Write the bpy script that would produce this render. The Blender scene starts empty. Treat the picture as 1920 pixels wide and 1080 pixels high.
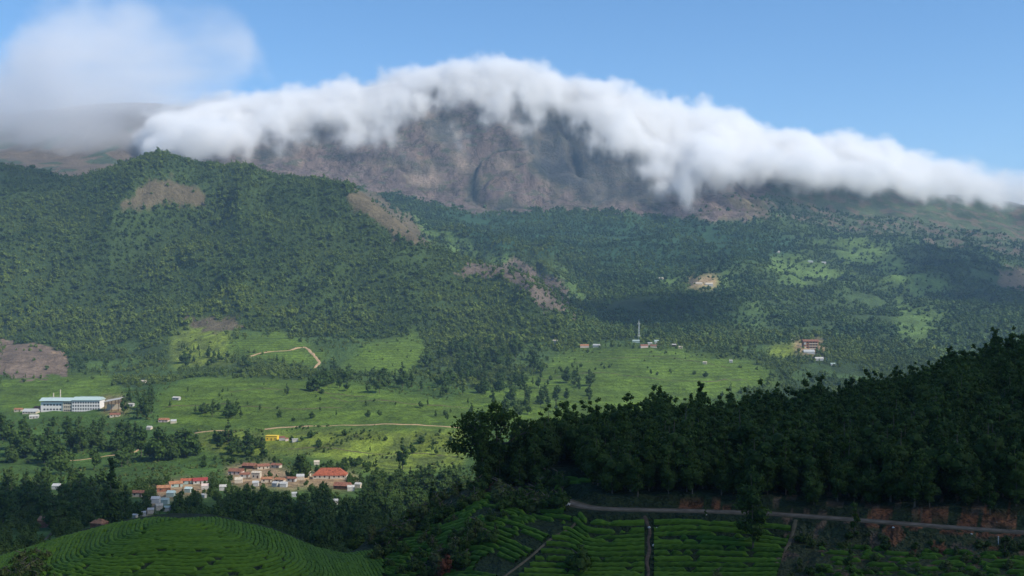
import bpy, math, random
import numpy as np
from mathutils import Vector

random.seed(7)
RNG = np.random.default_rng(11)
sc = bpy.context.scene
COL = sc.collection

# ------------------------------------------------------------------ camera
F = 2059.0          # focal length in pixels of the 1920 px wide frame (50 degree view)
HOR = 560.0         # picture row of the horizon
cam_d = bpy.data.cameras.new('camera')
cam_d.sensor_width = 36.0
cam_d.lens = 36.0 * F / 1920.0
cam_d.shift_y = (HOR - 540.0) / 1920.0
cam_d.clip_start = 1.0
cam_d.clip_end = 60000.0
cam = bpy.data.objects.new('camera', cam_d)
cam.rotation_euler = (math.radians(90), 0, 0)
COL.objects.link(cam)
sc.camera = cam

# ------------------------------------------------------------------ light
SUN_EL = math.radians(41)
SUN_AZ = math.radians(115)        # clockwise from +Y (the view direction): from the right, a little behind
SUN_DIR = Vector((math.sin(SUN_AZ) * math.cos(SUN_EL), math.cos(SUN_AZ) * math.cos(SUN_EL), math.sin(SUN_EL)))
world = bpy.data.worlds.new('World')
sc.world = world
world.use_nodes = True
wn = world.node_tree
bg = wn.nodes['Background']
sky = wn.nodes.new('ShaderNodeTexSky')
sky.sky_type = 'NISHITA'
sky.sun_disc = False
sky.sun_elevation = SUN_EL
sky.sun_rotation = SUN_AZ
sky.altitude = 1600
sky.air_density = 1.0
sky.dust_density = 0.9
sky.ozone_density = 2.2
hs = wn.nodes.new('ShaderNodeHueSaturation')
hs.inputs['Saturation'].default_value = 1.22
wn.links.new(sky.outputs[0], hs.inputs['Color'])
wn.links.new(hs.outputs[0], bg.inputs['Color'])
bg.inputs['Strength'].default_value = 0.15
sun_d = bpy.data.lights.new('sun', 'SUN')
sun_d.energy = 4.9
sun_d.angle = math.radians(0.5)
sun_d.color = (1.0, 0.93, 0.80)
sun = bpy.data.objects.new('sun', sun_d)
sun.rotation_euler = SUN_DIR.to_track_quat('Z', 'Y').to_euler()
sun.location = (0, 0, 500)
COL.objects.link(sun)
sc.view_settings.view_transform = 'Standard'
sc.view_settings.look = 'None'
sc.view_settings.gamma = 1.0
sc.view_settings.use_curve_mapping = False
sc.view_settings.exposure = 0.22
cy = sc.cycles
cy.max_bounces = 9
cy.diffuse_bounces = 3
cy.volume_bounces = 7
cy.transparent_max_bounces = 8
cy.volume_step_rate = 1.0
cy.volume_max_steps = 512

# ------------------------------------------------------------------ noise
_perm = np.random.default_rng(5).permutation(256)
_perm = np.concatenate([_perm, _perm])
_ga = np.random.default_rng(6).uniform(0, 2 * np.pi, 256)
_gx, _gy = np.cos(_ga), np.sin(_ga)
def perlin(x, y):
    x = np.asarray(x, float); y = np.asarray(y, float)
    xi = np.floor(x).astype(np.int64); yi = np.floor(y).astype(np.int64)
    xf = x - xi; yf = y - yi
    u = xf**3 * (xf * (xf * 6 - 15) + 10); v = yf**3 * (yf * (yf * 6 - 15) + 10)
    def g(ix, iy, dx, dy):
        h = _perm[_perm[ix & 255] + (iy & 255)]
        return _gx[h] * dx + _gy[h] * dy
    a = g(xi, yi, xf, yf); b = g(xi + 1, yi, xf - 1, yf)
    c = g(xi, yi + 1, xf, yf - 1); d = g(xi + 1, yi + 1, xf - 1, yf - 1)
    return (a + u * (b - a) + v * ((c + u * (d - c)) - (a + u * (b - a)))) * 1.5
def fbm(x, y, o=4, gain=.5, lac=2.03):
    s = 0; a = 1; n = 0
    for i in range(o):
        s = s + a * perlin(x + 17.3 * i, y - 9.1 * i); n += a; a *= gain; x = x * lac; y = y * lac
    return s / n
def ridged(x, y, o=4, gain=.5):
    s = 0; a = 1; n = 0
    for i in range(o):
        s = s + a * (1 - 2 * np.abs(perlin(x + 31.7 * i, y + 5.9 * i))); n += a; a *= gain; x = x * 2.1; y = y * 2.1
    return s / n
def sst(a, b, x):
    t = np.clip((x - a) / (b - a), 0, 1)
    return t * t * (3 - 2 * t)

# ------------------------------------------------------------------ land form: named crest, valley and slope lines by bearing
UK = [-1500, -300, 0, 100, 200, 300, 400, 500, 600, 700, 800, 900, 1000, 1100, 1300, 1500, 1700, 1920, 2300, 3500]
UG = np.arange(-1600, 3601, 10.0)
def curve(pts, sig=2.0):
    """pts: list of (u, value) -> smoothed table on UG"""
    p = np.array(sorted(pts), float)
    v = np.interp(UG, p[:, 0], p[:, 1])
    k = np.exp(-0.5 * (np.arange(-8, 9) / sig)**2); k /= k.sum()
    return np.convolve(np.pad(v, 8, mode='edge'), k, mode='valid')
def line_py(ypts, ppts, sig=2.0):
    Y = curve(ypts, sig); P = curve(ppts, sig)
    return Y, (HOR - P) * Y / F
def line_z(ypts, zpts, sig=2.0):
    return curve(ypts, sig), curve(zpts, sig)
def uni(v): return [(0, v)]
NODES = []
NODES.append((6, line_z(uni(-900), uni(20))))
NODES.append((6, line_z(uni(-20), uni(-2.0))))
NODES.append((8, line_z(uni(6), uni(-3.6))))
NODES.append((8, line_z(uni(50), uni(-24))))
NODES.append((12, line_z([(600, 105), (760, 112)], [(0, -31), (600, -32), (760, -38), (1920, -38)])))
# lower edge of the frame
NODES.append((34, line_py([(0, 138), (600, 138), (700, 160), (800, 158), (900, 148), (1000, 148), (1300, 148), (1920, 138)],
                          [(0, 1125), (600, 1125), (700, 1082), (1000, 1088), (1920, 1090)])))
# tea hill shoulder at left, road shelf at right
NODES.append((34, line_py([(0, 150), (600, 152), (700, 172), (800, 172), (900, 165), (1000, 163), (1070, 167), (1100, 169), (1300, 165), (1500, 164), (1700, 158), (1920, 151)],
                          [(-300, 1150), (0, 1082), (100, 1062), (200, 1040), (300, 1022), (400, 1022), (500, 1045), (600, 1070), (700, 1045), (800, 1010), (900, 985), (1000, 985), (1070, 958), (1100, 952), (1300, 957), (1450, 963), (1600, 974), (1750, 985), (1920, 997), (2300, 1020)], 1.2)))
NODES.append((22, line_py([(0, 165), (600, 166), (700, 185), (800, 187), (900, 186), (1000, 190), (1100, 205), (1300, 228), (1500, 238), (1700, 246), (1920, 252), (2300, 270)],
                          [(-300, 1120), (0, 1050), (100, 1022), (200, 994), (300, 973), (400, 974), (500, 1000), (600, 1038), (660, 1040), (700, 1010), (800, 958), (900, 912), (1000, 892), (1100, 868), (1300, 842), (1500, 826), (1600, 808), (1700, 774), (1800, 742), (1920, 712), (2300, 660)], 1.5)))
NODES.append((10, line_z([(600, 250), (1000, 270), (1300, 330), (1920, 350)], [(600, -66), (1000, -62), (1920, -60)])))
NODES.append((18, line_py(uni(400), [(0, 1010), (200, 1003), (400, 1008), (600, 1022), (800, 1035), (1000, 1050), (1300, 1060)])))
NODES.append((22, line_py(uni(650), [(0, 948), (200, 944), (400, 940), (600, 948), (800, 955), (1000, 960)])))
NODES.append((20, line_py(uni(850), [(0, 905), (200, 906), (400, 900), (600, 894), (800, 898), (1000, 902)])))
NODES.append((16, line_py(uni(1000), [(0, 866), (400, 865), (600, 856), (1000, 856)])))
NODES.append((20, line_py(uni(1130), [(0, 823), (200, 826), (370, 812), (500, 803), (600, 799), (750, 796), (860, 801), (1000, 806)])))
NODES.append((26, line_py(uni(1300), [(0, 776), (200, 768), (400, 762), (600, 763), (800, 766), (1000, 775), (1200, 782), (1500, 792)])))
NODES.append((26, line_py(uni(1600), [(0, 738), (200, 728), (300, 722), (400, 712), (600, 716), (800, 722), (1000, 736), (1200, 736), (1500, 745), (1900, 755)])))
NODES.append((26, line_py(uni(1850), [(0, 702), (200, 705), (400, 692), (600, 690), (800, 696), (1000, 690), (1200, 690), (1500, 705), (1800, 720)])))
NODES.append((44, line_py(uni(2080), [(0, 660), (200, 666), (400, 648), (600, 656), (800, 655), (1000, 655), (1200, 646), (1500, 664), (1800, 690)])))
NODES.append((60, line_py([(0, 2550), (800, 2500), (900, 2450), (1000, 2260), (1080, 2200), (1200, 2240), (1900, 2300)],
                          [(0, 530), (200, 520), (400, 535), (600, 535), (700, 535), (800, 555), (900, 572), (1000, 602), (1080, 630), (1300, 630), (1500, 645), (1700, 660), (1920, 668)])))
# crest of the forested hill
NODES.append((16, line_py([(0, 3300), (230, 3250), (400, 3200), (560, 3100), (650, 3000), (760, 2900), (900, 2700), (1000, 2500), (1080, 2350), (1300, 2440), (1900, 2560)],
                          [(-300, 295), (0, 316), (110, 336), (150, 334), (230, 320), (300, 312), (400, 322), (480, 330), (560, 340), (650, 356), (700, 386), (760, 432), (800, 468), (900, 503), (1000, 530), (1080, 600), (1150, 622), (1300, 610), (1500, 618), (1900, 622)], 1.4)))
NODES.append((30, line_z([(0, 3600), (600, 3450), (800, 3150), (1000, 2850), (1100, 2650), (1500, 2750), (1900, 2850)],
                         [(-300, 340), (0, 330), (400, 310), (600, 270), (700, 190), (800, 90), (900, 40), (1000, -10), (1080, -60), (1300, -25), (1500, -50), (1900, -60)])))
NODES.append((44, line_py([(0, 3950), (600, 3800), (800, 3500)],
                          [(0, 318), (400, 330), (600, 350), (700, 395), (800, 440), (900, 458), (1000, 468), (1100, 482), (1300, 492), (1500, 505), (1700, 525), (1920, 545), (2300, 560)])))
NODES.append((66, line_py([(0, 4350), (1300, 4300), (1920, 4500)],
                          [(0, 292), (200, 296), (400, 300), (560, 326), (700, 358), (800, 374), (900, 392), (1050, 386), (1200, 392), (1300, 400), (1400, 406), (1500, 425), (1700, 450), (1920, 480), (2300, 510)])))
NODES.append((60, line_py([(0, 4620), (400, 4560), (1300, 4560), (1920, 4900)],
                          [(0, 258), (200, 245), (400, 250), (600, 262), (800, 258), (950, 262), (1100, 272), (1200, 300), (1300, 345), (1400, 372), (1500, 390), (1700, 408), (1920, 430), (2300, 450)])))
RIDGE = line_py([(0, 5000), (400, 4880), (900, 4820), (1300, 4860), (1920, 5350)],
                [(-1500, 260), (-300, 215), (0, 218), (200, 196), (270, 193), (400, 205), (600, 190), (700, 165), (850, 140), (950, 135), (1050, 150), (1150, 190), (1250, 245), (1350, 305), (1430, 332), (1500, 350), (1560, 347), (1600, 343), (1700, 357), (1800, 368), (1850, 371), (1920, 386), (2300, 400), (3500, 420)], 1.3)
NODES.append((16, RIDGE))
NODES.append((8, (RIDGE[0] + 1100, RIDGE[1] - 420)))
NODES.append((6, line_z(uni(11000), uni(-50))))
NODES.append((1, line_z(uni(24000), uni(-200))))
NSUB = [n for n, _ in NODES]
YT = np.stack([a for _, (a, b) in NODES], 1)      # (nu, K)
ZT = np.stack([b for _, (a, b) in NODES], 1)
_h = np.diff(YT, axis=1); _d = np.diff(ZT, axis=1) / _h
MT = np.zeros_like(ZT)
_a, _b = _d[:, :-1], _d[:, 1:]
_w1 = 2 * _h[:, 1:] + _h[:, :-1]; _w2 = _h[:, 1:] + 2 * _h[:, :-1]
with np.errstate(divide='ignore', invalid='ignore'):
    _m = (_w1 + _w2) / (_w1 / _a + _w2 / _b)
MT[:, 1:-1] = np.where(_a * _b > 0, _m, 0)
MT[:, 0] = _d[:, 0]; MT[:, -1] = _d[:, -1]

def base_h(x, y):
    x = np.atleast_1d(np.asarray(x, float)); y = np.atleast_1d(np.asarray(y, float))
    out = np.empty(x.shape)
    N = x.size
    for s in range(0, N, 60000):
        xs = x.ravel()[s:s + 60000]; ys = y.ravel()[s:s + 60000]
        u = 960 + F * xs / np.maximum(ys, 100.0)
        f = np.clip((u - UG[0]) / 10.0, 0, len(UG) - 1.001); i = f.astype(int); f = (f - i)[:, None]
        Yc = YT[i] * (1 - f) + YT[i + 1] * f
        Zc = ZT[i] * (1 - f) + ZT[i + 1] * f
        Mc = MT[i] * (1 - f) + MT[i + 1] * f
        k = np.clip((Yc <= ys[:, None]).sum(1) - 1, 0, Yc.shape[1] - 2)
        r = np.arange(len(xs))
        y0 = Yc[r, k]; h = Yc[r, k + 1] - y0; t = np.clip((ys - y0) / h, 0, 1)
        z0, z1, m0, m1 = Zc[r, k], Zc[r, k + 1], Mc[r, k], Mc[r, k + 1]
        z = (2*t**3 - 3*t**2 + 1) * z0 + (t**3 - 2*t**2 + t) * h * m0 + (-2*t**3 + 3*t**2) * z1 + (t**3 - t**2) * h * m1
        out.ravel()[s:s + 60000] = z
    return out

def W(px, py, Y): return ((px - 960) * Y / F, Y, (HOR - py) * Y / F)
BUMPS = []     # (x, y, radius x, radius y, height)
for px, Y, rx, ry, h in [(715, 2000, 95, 110, 20), (470, 2060, 150, 130, 24), (45, 1960, 130, 110, 22), (305, 2950, 90, 130, 26),
                         (620, 1480, 240, 150, 9), (1230, 1720, 190, 160, 9), (1395, 1900, 90, 90, 8), (1500, 2150, 90, 80, 10),
                         (700, 1080, 120, 60, 5)]:
    BUMPS.append(((px - 960) * Y / F, Y, rx, ry, h))

def ridge_y(u): return np.interp(u, UG, RIDGE[0])
def ridge_z(u): return np.interp(u, UG, RIDGE[1])

def fold(x, y):
    a = (x * 0.72 + y * 0.69); b = (-x * 0.69 + y * 0.72)
    return ridged(b / 460 + .1 + .25 * fbm(x / 300, y / 300, 2), a / 1300 + 4, 4)
def land(x, y):
    """height of the land without the road works"""
    x = np.asarray(x, float); y = np.asarray(y, float)
    z = base_h(x, y)
    u = 960 + F * x / np.maximum(y, 100.0)
    for bx, by, rx, ry, h in BUMPS:
        z = z + h * np.exp(-((x - bx) / rx)**2 - ((y - by) / ry)**2)
    z = z + 0.35 * sst(60, 120, y) * fbm(x / 14, y / 14, 3)
    z = z + sst(230, 420, y) * 3.0 * fbm(x / 90, y / 90, 4)
    z = z + sst(1000, 1700, y) * 7.0 * fbm(x / 190 + 3, y / 190, 4) + sst(900, 1300, y) * (1 - sst(2100, 2500, y)) * 7 * fbm(x / 85 + 3, y / 120, 3)
    wl = sst(2050, 2500, y) * (1 - sst(3300, 3700, y)) * (1 - sst(1020, 1150, u))
    z = z + wl * (92 * ridged(x / 480 + .3 + 0.4 * fbm(x / 400, y / 400, 2), y / 900, 4) - 12 + 12 * fbm(x / 120, y / 120, 4)) * (1 - 0.7 * np.exp(-((y - np.interp(u, UG, YT[:, 19])) / 200)**2))
    wm = sst(2200, 2900, y) * sst(980, 1150, u) * (1 - sst(4400, 4900, y) * 0.7)
    a = (x * 0.72 + y * 0.69); b = (-x * 0.69 + y * 0.72)
    z = z + wm * (70 * fold(x, y) - 22) * sst(1000, 1350, u)
    z = z + wm * 14 * fbm(x / 160, y / 160, 4)
    # the rock wall: ribs, ledges, gullies
    yr = ridge_y(u)
    wr = sst(4180, 4420, y) * (1 - sst(-60, 60, y - yr) * .85) * sst(380, 560, u) * (1 - sst(1320, 1560, u))
    rib = 34 * ridged(x / 230 + 0.9 * fbm(x / 260, y / 160, 3), y / 330, 4) + 7 * ridged(x / 60 + 7 + .6 * fbm(x / 90, y / 50, 2), y / 120, 3) - 16
    led = 14 * np.sin(z / 26.0 + 3 * fbm(x / 380, y / 380, 3) * 3)
    z = z + wr * (rib + led * .8)
    # round slab of bare rock at the foot of the wall
    gx = (958 - 960) * 4330 / F
    e = ((x - gx) / 150)**2 + ((y - 4400) / 125)**2
    z = z + 58 * np.sqrt(np.clip(1 - e, 0, 1))
    # wedge shaped cleft
    s1 = x - ((1070 - 960) * 4600 / F) - (y - 4560) * -0.25
    z = z - 60 * wr * np.exp(-(s1 / 24)**2) * sst(4440, 4520, y)
    s2 = x - ((1000 - 960) * 4600 / F)
    z = z - 46 * wr * sst(0, 30, s2) * (1 - sst(70, 160, s2)) * sst(4450, 4500, y) * (1 - sst(4640, 4700, y))
    # brown slopes left of the wall, right skyline
    wo = sst(3900, 4300, y) * (1 - wr)
    z = z + wo * (26 * ridged(x / 420 + 2, y / 600, 4) - 8) * (1 - 0.8 * np.exp(-((y - yr) / 160)**2)) * (1 - sst(5600, 7000, y))
    z = z + sst(6500, 9000, y) * 140 * fbm(x / 2600, y / 2600, 4)
    return z

# road shelf on the near slope
ROAD_PX = [(1068, 944, 166.5), (1100, 953, 169.0), (1150, 955.5, 168.5), (1300, 958, 166), (1450, 963, 164), (1600, 974, 160), (1750, 985, 156), (1920, 997, 151), (2150, 1012, 146), (2500, 1035, 139)]
ROAD = np.array([W(*p) for p in ROAD_PX])
ROAD[:, 2] = np.linspace(-32.0, -32.2, len(ROAD))
ROAD[:, 1] = [-32.1 * F / (HOR - p[1]) for p in ROAD_PX]
ROAD[:, 0] = [(p[0] - 960) * y / F for p, y in zip(ROAD_PX, ROAD[:, 1])]
tail = np.array([[ROAD[0, 0] - 2, ROAD[0, 1] + 5, -32.1], [ROAD[0, 0] - 7, ROAD[0, 1] + 13, -32.6], [ROAD[0, 0] - 10, ROAD[0, 1] + 24, -33.6]])[::-1]
ROAD = np.vstack([tail, ROAD])
def resample(P, step):
    P = np.asarray(P, float)
    d = np.r_[0, np.cumsum(np.linalg.norm(np.diff(P[:, :2], axis=0), axis=1))]
    t = np.linspace(0, d[-1], max(2, int(d[-1] / step) + 1))
    Q = np.stack([np.interp(t, d, P[:, i]) for i in range(P.shape[1])], 1)
    k = np.array([1, 2, 3, 2, 1.]) / 9
    R = Q.copy()
    for i in range(2):
        R[2:-2, i] = np.convolve(Q[:, i], k, 'valid')
    return R
ROADR = resample(ROAD, 1.0)
def near_line(x, y, P):
    best = np.full(x.shape, 1e9); bz = np.zeros(x.shape); side = np.zeros(x.shape)
    for i in range(len(P) - 1):
        ax, ay = P[i, :2]; bx, by = P[i + 1, :2]
        dx, dy = bx - ax, by - ay; L = dx * dx + dy * dy
        t = np.clip(((x - ax) * dx + (y - ay) * dy) / L, 0, 1)
        qx, qy = ax + t * dx, ay + t * dy
        d = np.hypot(x - qx, y - qy)
        m = d < best
        best = np.where(m, d, best); bz = np.where(m, P[i, 2] + t * (P[i + 1, 2] - P[i, 2]), bz)
        side = np.where(m, np.sign(dx * (y - ay) - dy * (x - ax)), side)
    return best, bz, side
def H(x, y):
    x = np.atleast_1d(np.asarray(x, float)); y = np.atleast_1d(np.asarray(y, float))
    z = land(x, y)
    m = (y > 125) & (y < 215) & (x > -5) & (x < 115)
    if m.any():
        d, rz, side = near_line(x[m], y[m], ROADR[::3])
        zz = z[m]
        up = side > 0
        cut = 1.5 * sst(2.6, 4.0, d) * (1 - sst(10, 34, d)) * up * (0.75 + 0.5 * fbm(x[m] / 7, y[m] / 7, 2))
        drop = -0.9 * sst(2.6, 4.5, d) * (1 - sst(5, 12, d)) * (~up)
        w = 1 - sst(2.7, 6.5, d)
        z[m] = rz * w + (zz) * (1 - w) + cut + drop
    return z
def h1(x, y): return float(H(x, y)[0])

# first visible land point behind a picture position, between two distances
def hit(px, py, y0=120., y1=6000.):
    Y = np.exp(np.linspace(math.log(y0), math.log(y1), 900))
    X = (px - 960) * Y / F
    d = H(X, Y) - (HOR - py) * Y / F
    i = np.nonzero(d >= 0)[0]
    if len(i) == 0:
        j = int(np.argmax(d / Y))
    else:
        j = i[0]
    if j == 0 or len(i) == 0:
        yy = Y[j]
    else:
        t = d[j - 1] / (d[j - 1] - d[j]); yy = Y[j - 1] + t * (Y[j] - Y[j - 1])
    x = (px - 960) * yy / F
    return np.array([x, yy, h1(x, yy)])
def project(P):
    P = np.asarray(P, float)
    return 960 + F * P[..., 0] / P[..., 1], HOR - F * P[..., 2] / P[..., 1]

# ------------------------------------------------------------------ mesh helpers
def mk_mesh(name, V, Q=None, T=None, mat=None, smooth=False, cols=None, attr=None):
    me = bpy.data.meshes.new(name)
    V = np.asarray(V, np.float32)
    nq = 0 if Q is None else len(Q); nt = 0 if T is None else len(T)
    me.vertices.add(len(V)); me.vertices.foreach_set('co', V.ravel())
    loops = []
    if nq: loops.append(np.asarray(Q, np.int32).ravel())
    if nt: loops.append(np.asarray(T, np.int32).ravel())
    loops = np.concatenate(loops)
    me.loops.add(len(loops)); me.loops.foreach_set('vertex_index', loops)
    starts = np.concatenate([np.arange(nq) * 4, nq * 4 + np.arange(nt) * 3]).astype(np.int32)
    me.polygons.add(nq + nt); me.polygons.foreach_set('loop_start', starts)
    me.update(calc_edges=True)
    me.polygons.foreach_set('use_smooth', np.full(nq + nt, smooth, bool))
    if cols is not None:
        a = me.color_attributes.new('Col', 'FLOAT_COLOR', 'POINT')
        c = np.ones((len(V), 4), np.float32); c[:, :3] = cols
        a.data.foreach_set('color', c.ravel())
    if attr:
        for k, v in attr.items():
            a = me.attributes.new(k, 'FLOAT', 'POINT'); a.data.foreach_set('value', np.asarray(v, np.float32))
    if mat is not None:
        for m in (mat if isinstance(mat, (list, tuple)) else [mat]): me.materials.append(m)
    me.validate(clean_customdata=False)
    return me
def link(name, me, parent=None, loc=None, rz=None):
    o = bpy.data.objects.new(name, me); COL.objects.link(o)
    if parent is not None: o.parent = parent
    if loc is not None: o.location = loc
    if rz is not None: o.rotation_euler = (0, 0, rz)
    return o
def tag(o, label=None, cat=None, group=None, kind=None):
    if label: o['label'] = label
    if cat: o['category'] = cat
    if group: o['group'] = group
    if kind: o['kind'] = kind
    return o
def empty(name, loc, rz=0, s=1):
    o = bpy.data.objects.new(name, None); COL.objects.link(o)
    o.location = loc; o.rotation_euler = (0, 0, rz); o.scale = (s, s, s); o.empty_display_size = 1
    return o
class MB:
    """collects simple shapes into one mesh"""
    def __init__(s): s.V = []; s.Q = []; s.T = []; s.n = 0
    def add(s, V, Q=(), T=()):
        s.V.append(np.asarray(V, float)); s.Q += [tuple(i + s.n for i in q) for q in Q]; s.T += [tuple(i + s.n for i in t) for t in T]; s.n += len(V); return s
    def box(s, x0, x1, y0, y1, z0, z1):
        V = [(x0, y0, z0), (x1, y0, z0), (x1, y1, z0), (x0, y1, z0), (x0, y0, z1), (x1, y0, z1), (x1, y1, z1), (x0, y1, z1)]
        return s.add(V, [(0, 3, 2, 1), (4, 5, 6, 7), (0, 1, 5, 4), (1, 2, 6, 5), (2, 3, 7, 6), (3, 0, 4, 7)])
    def tube(s, P, R, n=6):
        P = np.asarray(P, float); k = len(P)
        V = []
        for i in range(k):
            t = P[min(i + 1, k - 1)] - P[max(i - 1, 0)]; t = t / (np.linalg.norm(t) + 1e-9)
            a = np.cross(t, (0.3, 0.95, 0.1)); a /= np.linalg.norm(a); b = np.cross(t, a)
            for j in range(n):
                q = 2 * math.pi * j / n
                V.append(P[i] + R[i] * (math.cos(q) * a + math.sin(q) * b))
        Q = [(i * n + j, i * n + (j + 1) % n, (i + 1) * n + (j + 1) % n, (i + 1) * n + j) for i in range(k - 1) for j in range(n)]
        return s.add(V, Q)
    def mesh(s, name, mat, smooth=False):
        return mk_mesh(name, np.vstack(s.V), s.Q or None, s.T or None, mat, smooth)

# ------------------------------------------------------------------ materials
def new_mat(name):
    m = bpy.data.materials.new(name); m.use_nodes = True
    nt = m.node_tree; b = nt.nodes['Principled BSDF']
    b.inputs['Roughness'].default_value = 0.85
    b.inputs['Specular IOR Level'].default_value = 0.15
    return m, nt, b
def N(nt, t, **kw):
    n = nt.nodes.new(t)
    for k, v in kw.items(): setattr(n, k, v)
    return n
def mixc(nt, a, b, f, mode='MIX'):
    n = N(nt, 'ShaderNodeMix', data_type='RGBA', blend_type=mode)
    for s, v in ((n.inputs['Factor'], f), (n.inputs['A'], a), (n.inputs['B'], b)):
        if isinstance(v, bpy.types.NodeSocket): nt.links.new(v, s)
        elif isinstance(v, (int, float)): s.default_value = v
        else: s.default_value = (*v, 1)
    return n.outputs['Result']
def noise(nt, scale, detail=4, rough=.55, vec=None, dim='3D'):
    n = N(nt, 'ShaderNodeTexNoise'); n.inputs['Scale'].default_value = scale
    n.inputs['Detail'].default_value = detail; n.inputs['Roughness'].default_value = rough
    if vec is not None: nt.links.new(vec, n.inputs['Vector'])
    return n
def ramp(nt, src, a, b, lo=0., hi=1.):
    n = N(nt, 'ShaderNodeMapRange'); n.inputs['From Min'].default_value = a; n.inputs['From Max'].default_value = b
    n.inputs['To Min'].default_value = lo; n.inputs['To Max'].default_value = hi
    nt.links.new(src, n.inputs['Value']); return n.outputs[0]
def flat(name, col, rough=.8, var=.25, scale=1.5, metallic=0):
    m, nt, b = new_mat(name)
    g = N(nt, 'ShaderNodeNewGeometry')
    nz = noise(nt, scale, 4, .6, g.outputs['Position'])
    f = ramp(nt, nz.outputs[0], .3, .7, 1 - var, 1 + var)
    c = N(nt, 'ShaderNodeMix', data_type='RGBA', blend_type='MULTIPLY'); c.inputs['Factor'].default_value = 1
    c.inputs['A'].default_value = (*col, 1); nt.links.new(f, c.inputs['B'])
    nt.links.new(c.outputs['Result'], b.inputs['Base Color'])
    b.inputs['Roughness'].default_value = rough; b.inputs['Metallic'].default_value = metallic
    return m
def foliage(name, c1, c2, c3, transl=.25, c4=(.120, .165, .030)):
    m, nt, b = new_mat(name)
    at = N(nt, 'ShaderNodeAttribute', attribute_name='tone')
    oi = N(nt, 'ShaderNodeObjectInfo')
    c = mixc(nt, c1, c2, at.outputs['Fac'])
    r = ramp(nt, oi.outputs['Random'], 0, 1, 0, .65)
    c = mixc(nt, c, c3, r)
    ti = N(nt, 'ShaderNodeAttribute', attribute_name='tint', attribute_type='INSTANCER')
    c = mixc(nt, c, c4, ti.outputs['Fac'])
    s = ramp(nt, oi.outputs['Random'], .0, 1, .8, 1.25)
    hsv = N(nt, 'ShaderNodeHueSaturation'); nt.links.new(c, hsv.inputs['Color']); nt.links.new(s, hsv.inputs['Value'])
    nt.links.new(hsv.outputs[0], b.inputs['Base Color'])
    b.inputs['Roughness'].default_value = .75
    tr = N(nt, 'ShaderNodeBsdfTranslucent'); nt.links.new(hsv.outputs[0], tr.inputs['Color'])
    mx = N(nt, 'ShaderNodeMixShader'); mx.inputs[0].default_value = transl
    nt.links.new(b.outputs[0], mx.inputs[1]); nt.links.new(tr.outputs[0], mx.inputs[2])
    nt.links.new(mx.outputs[0], nt.nodes['Material Output'].inputs['Surface'])
    return m

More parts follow.
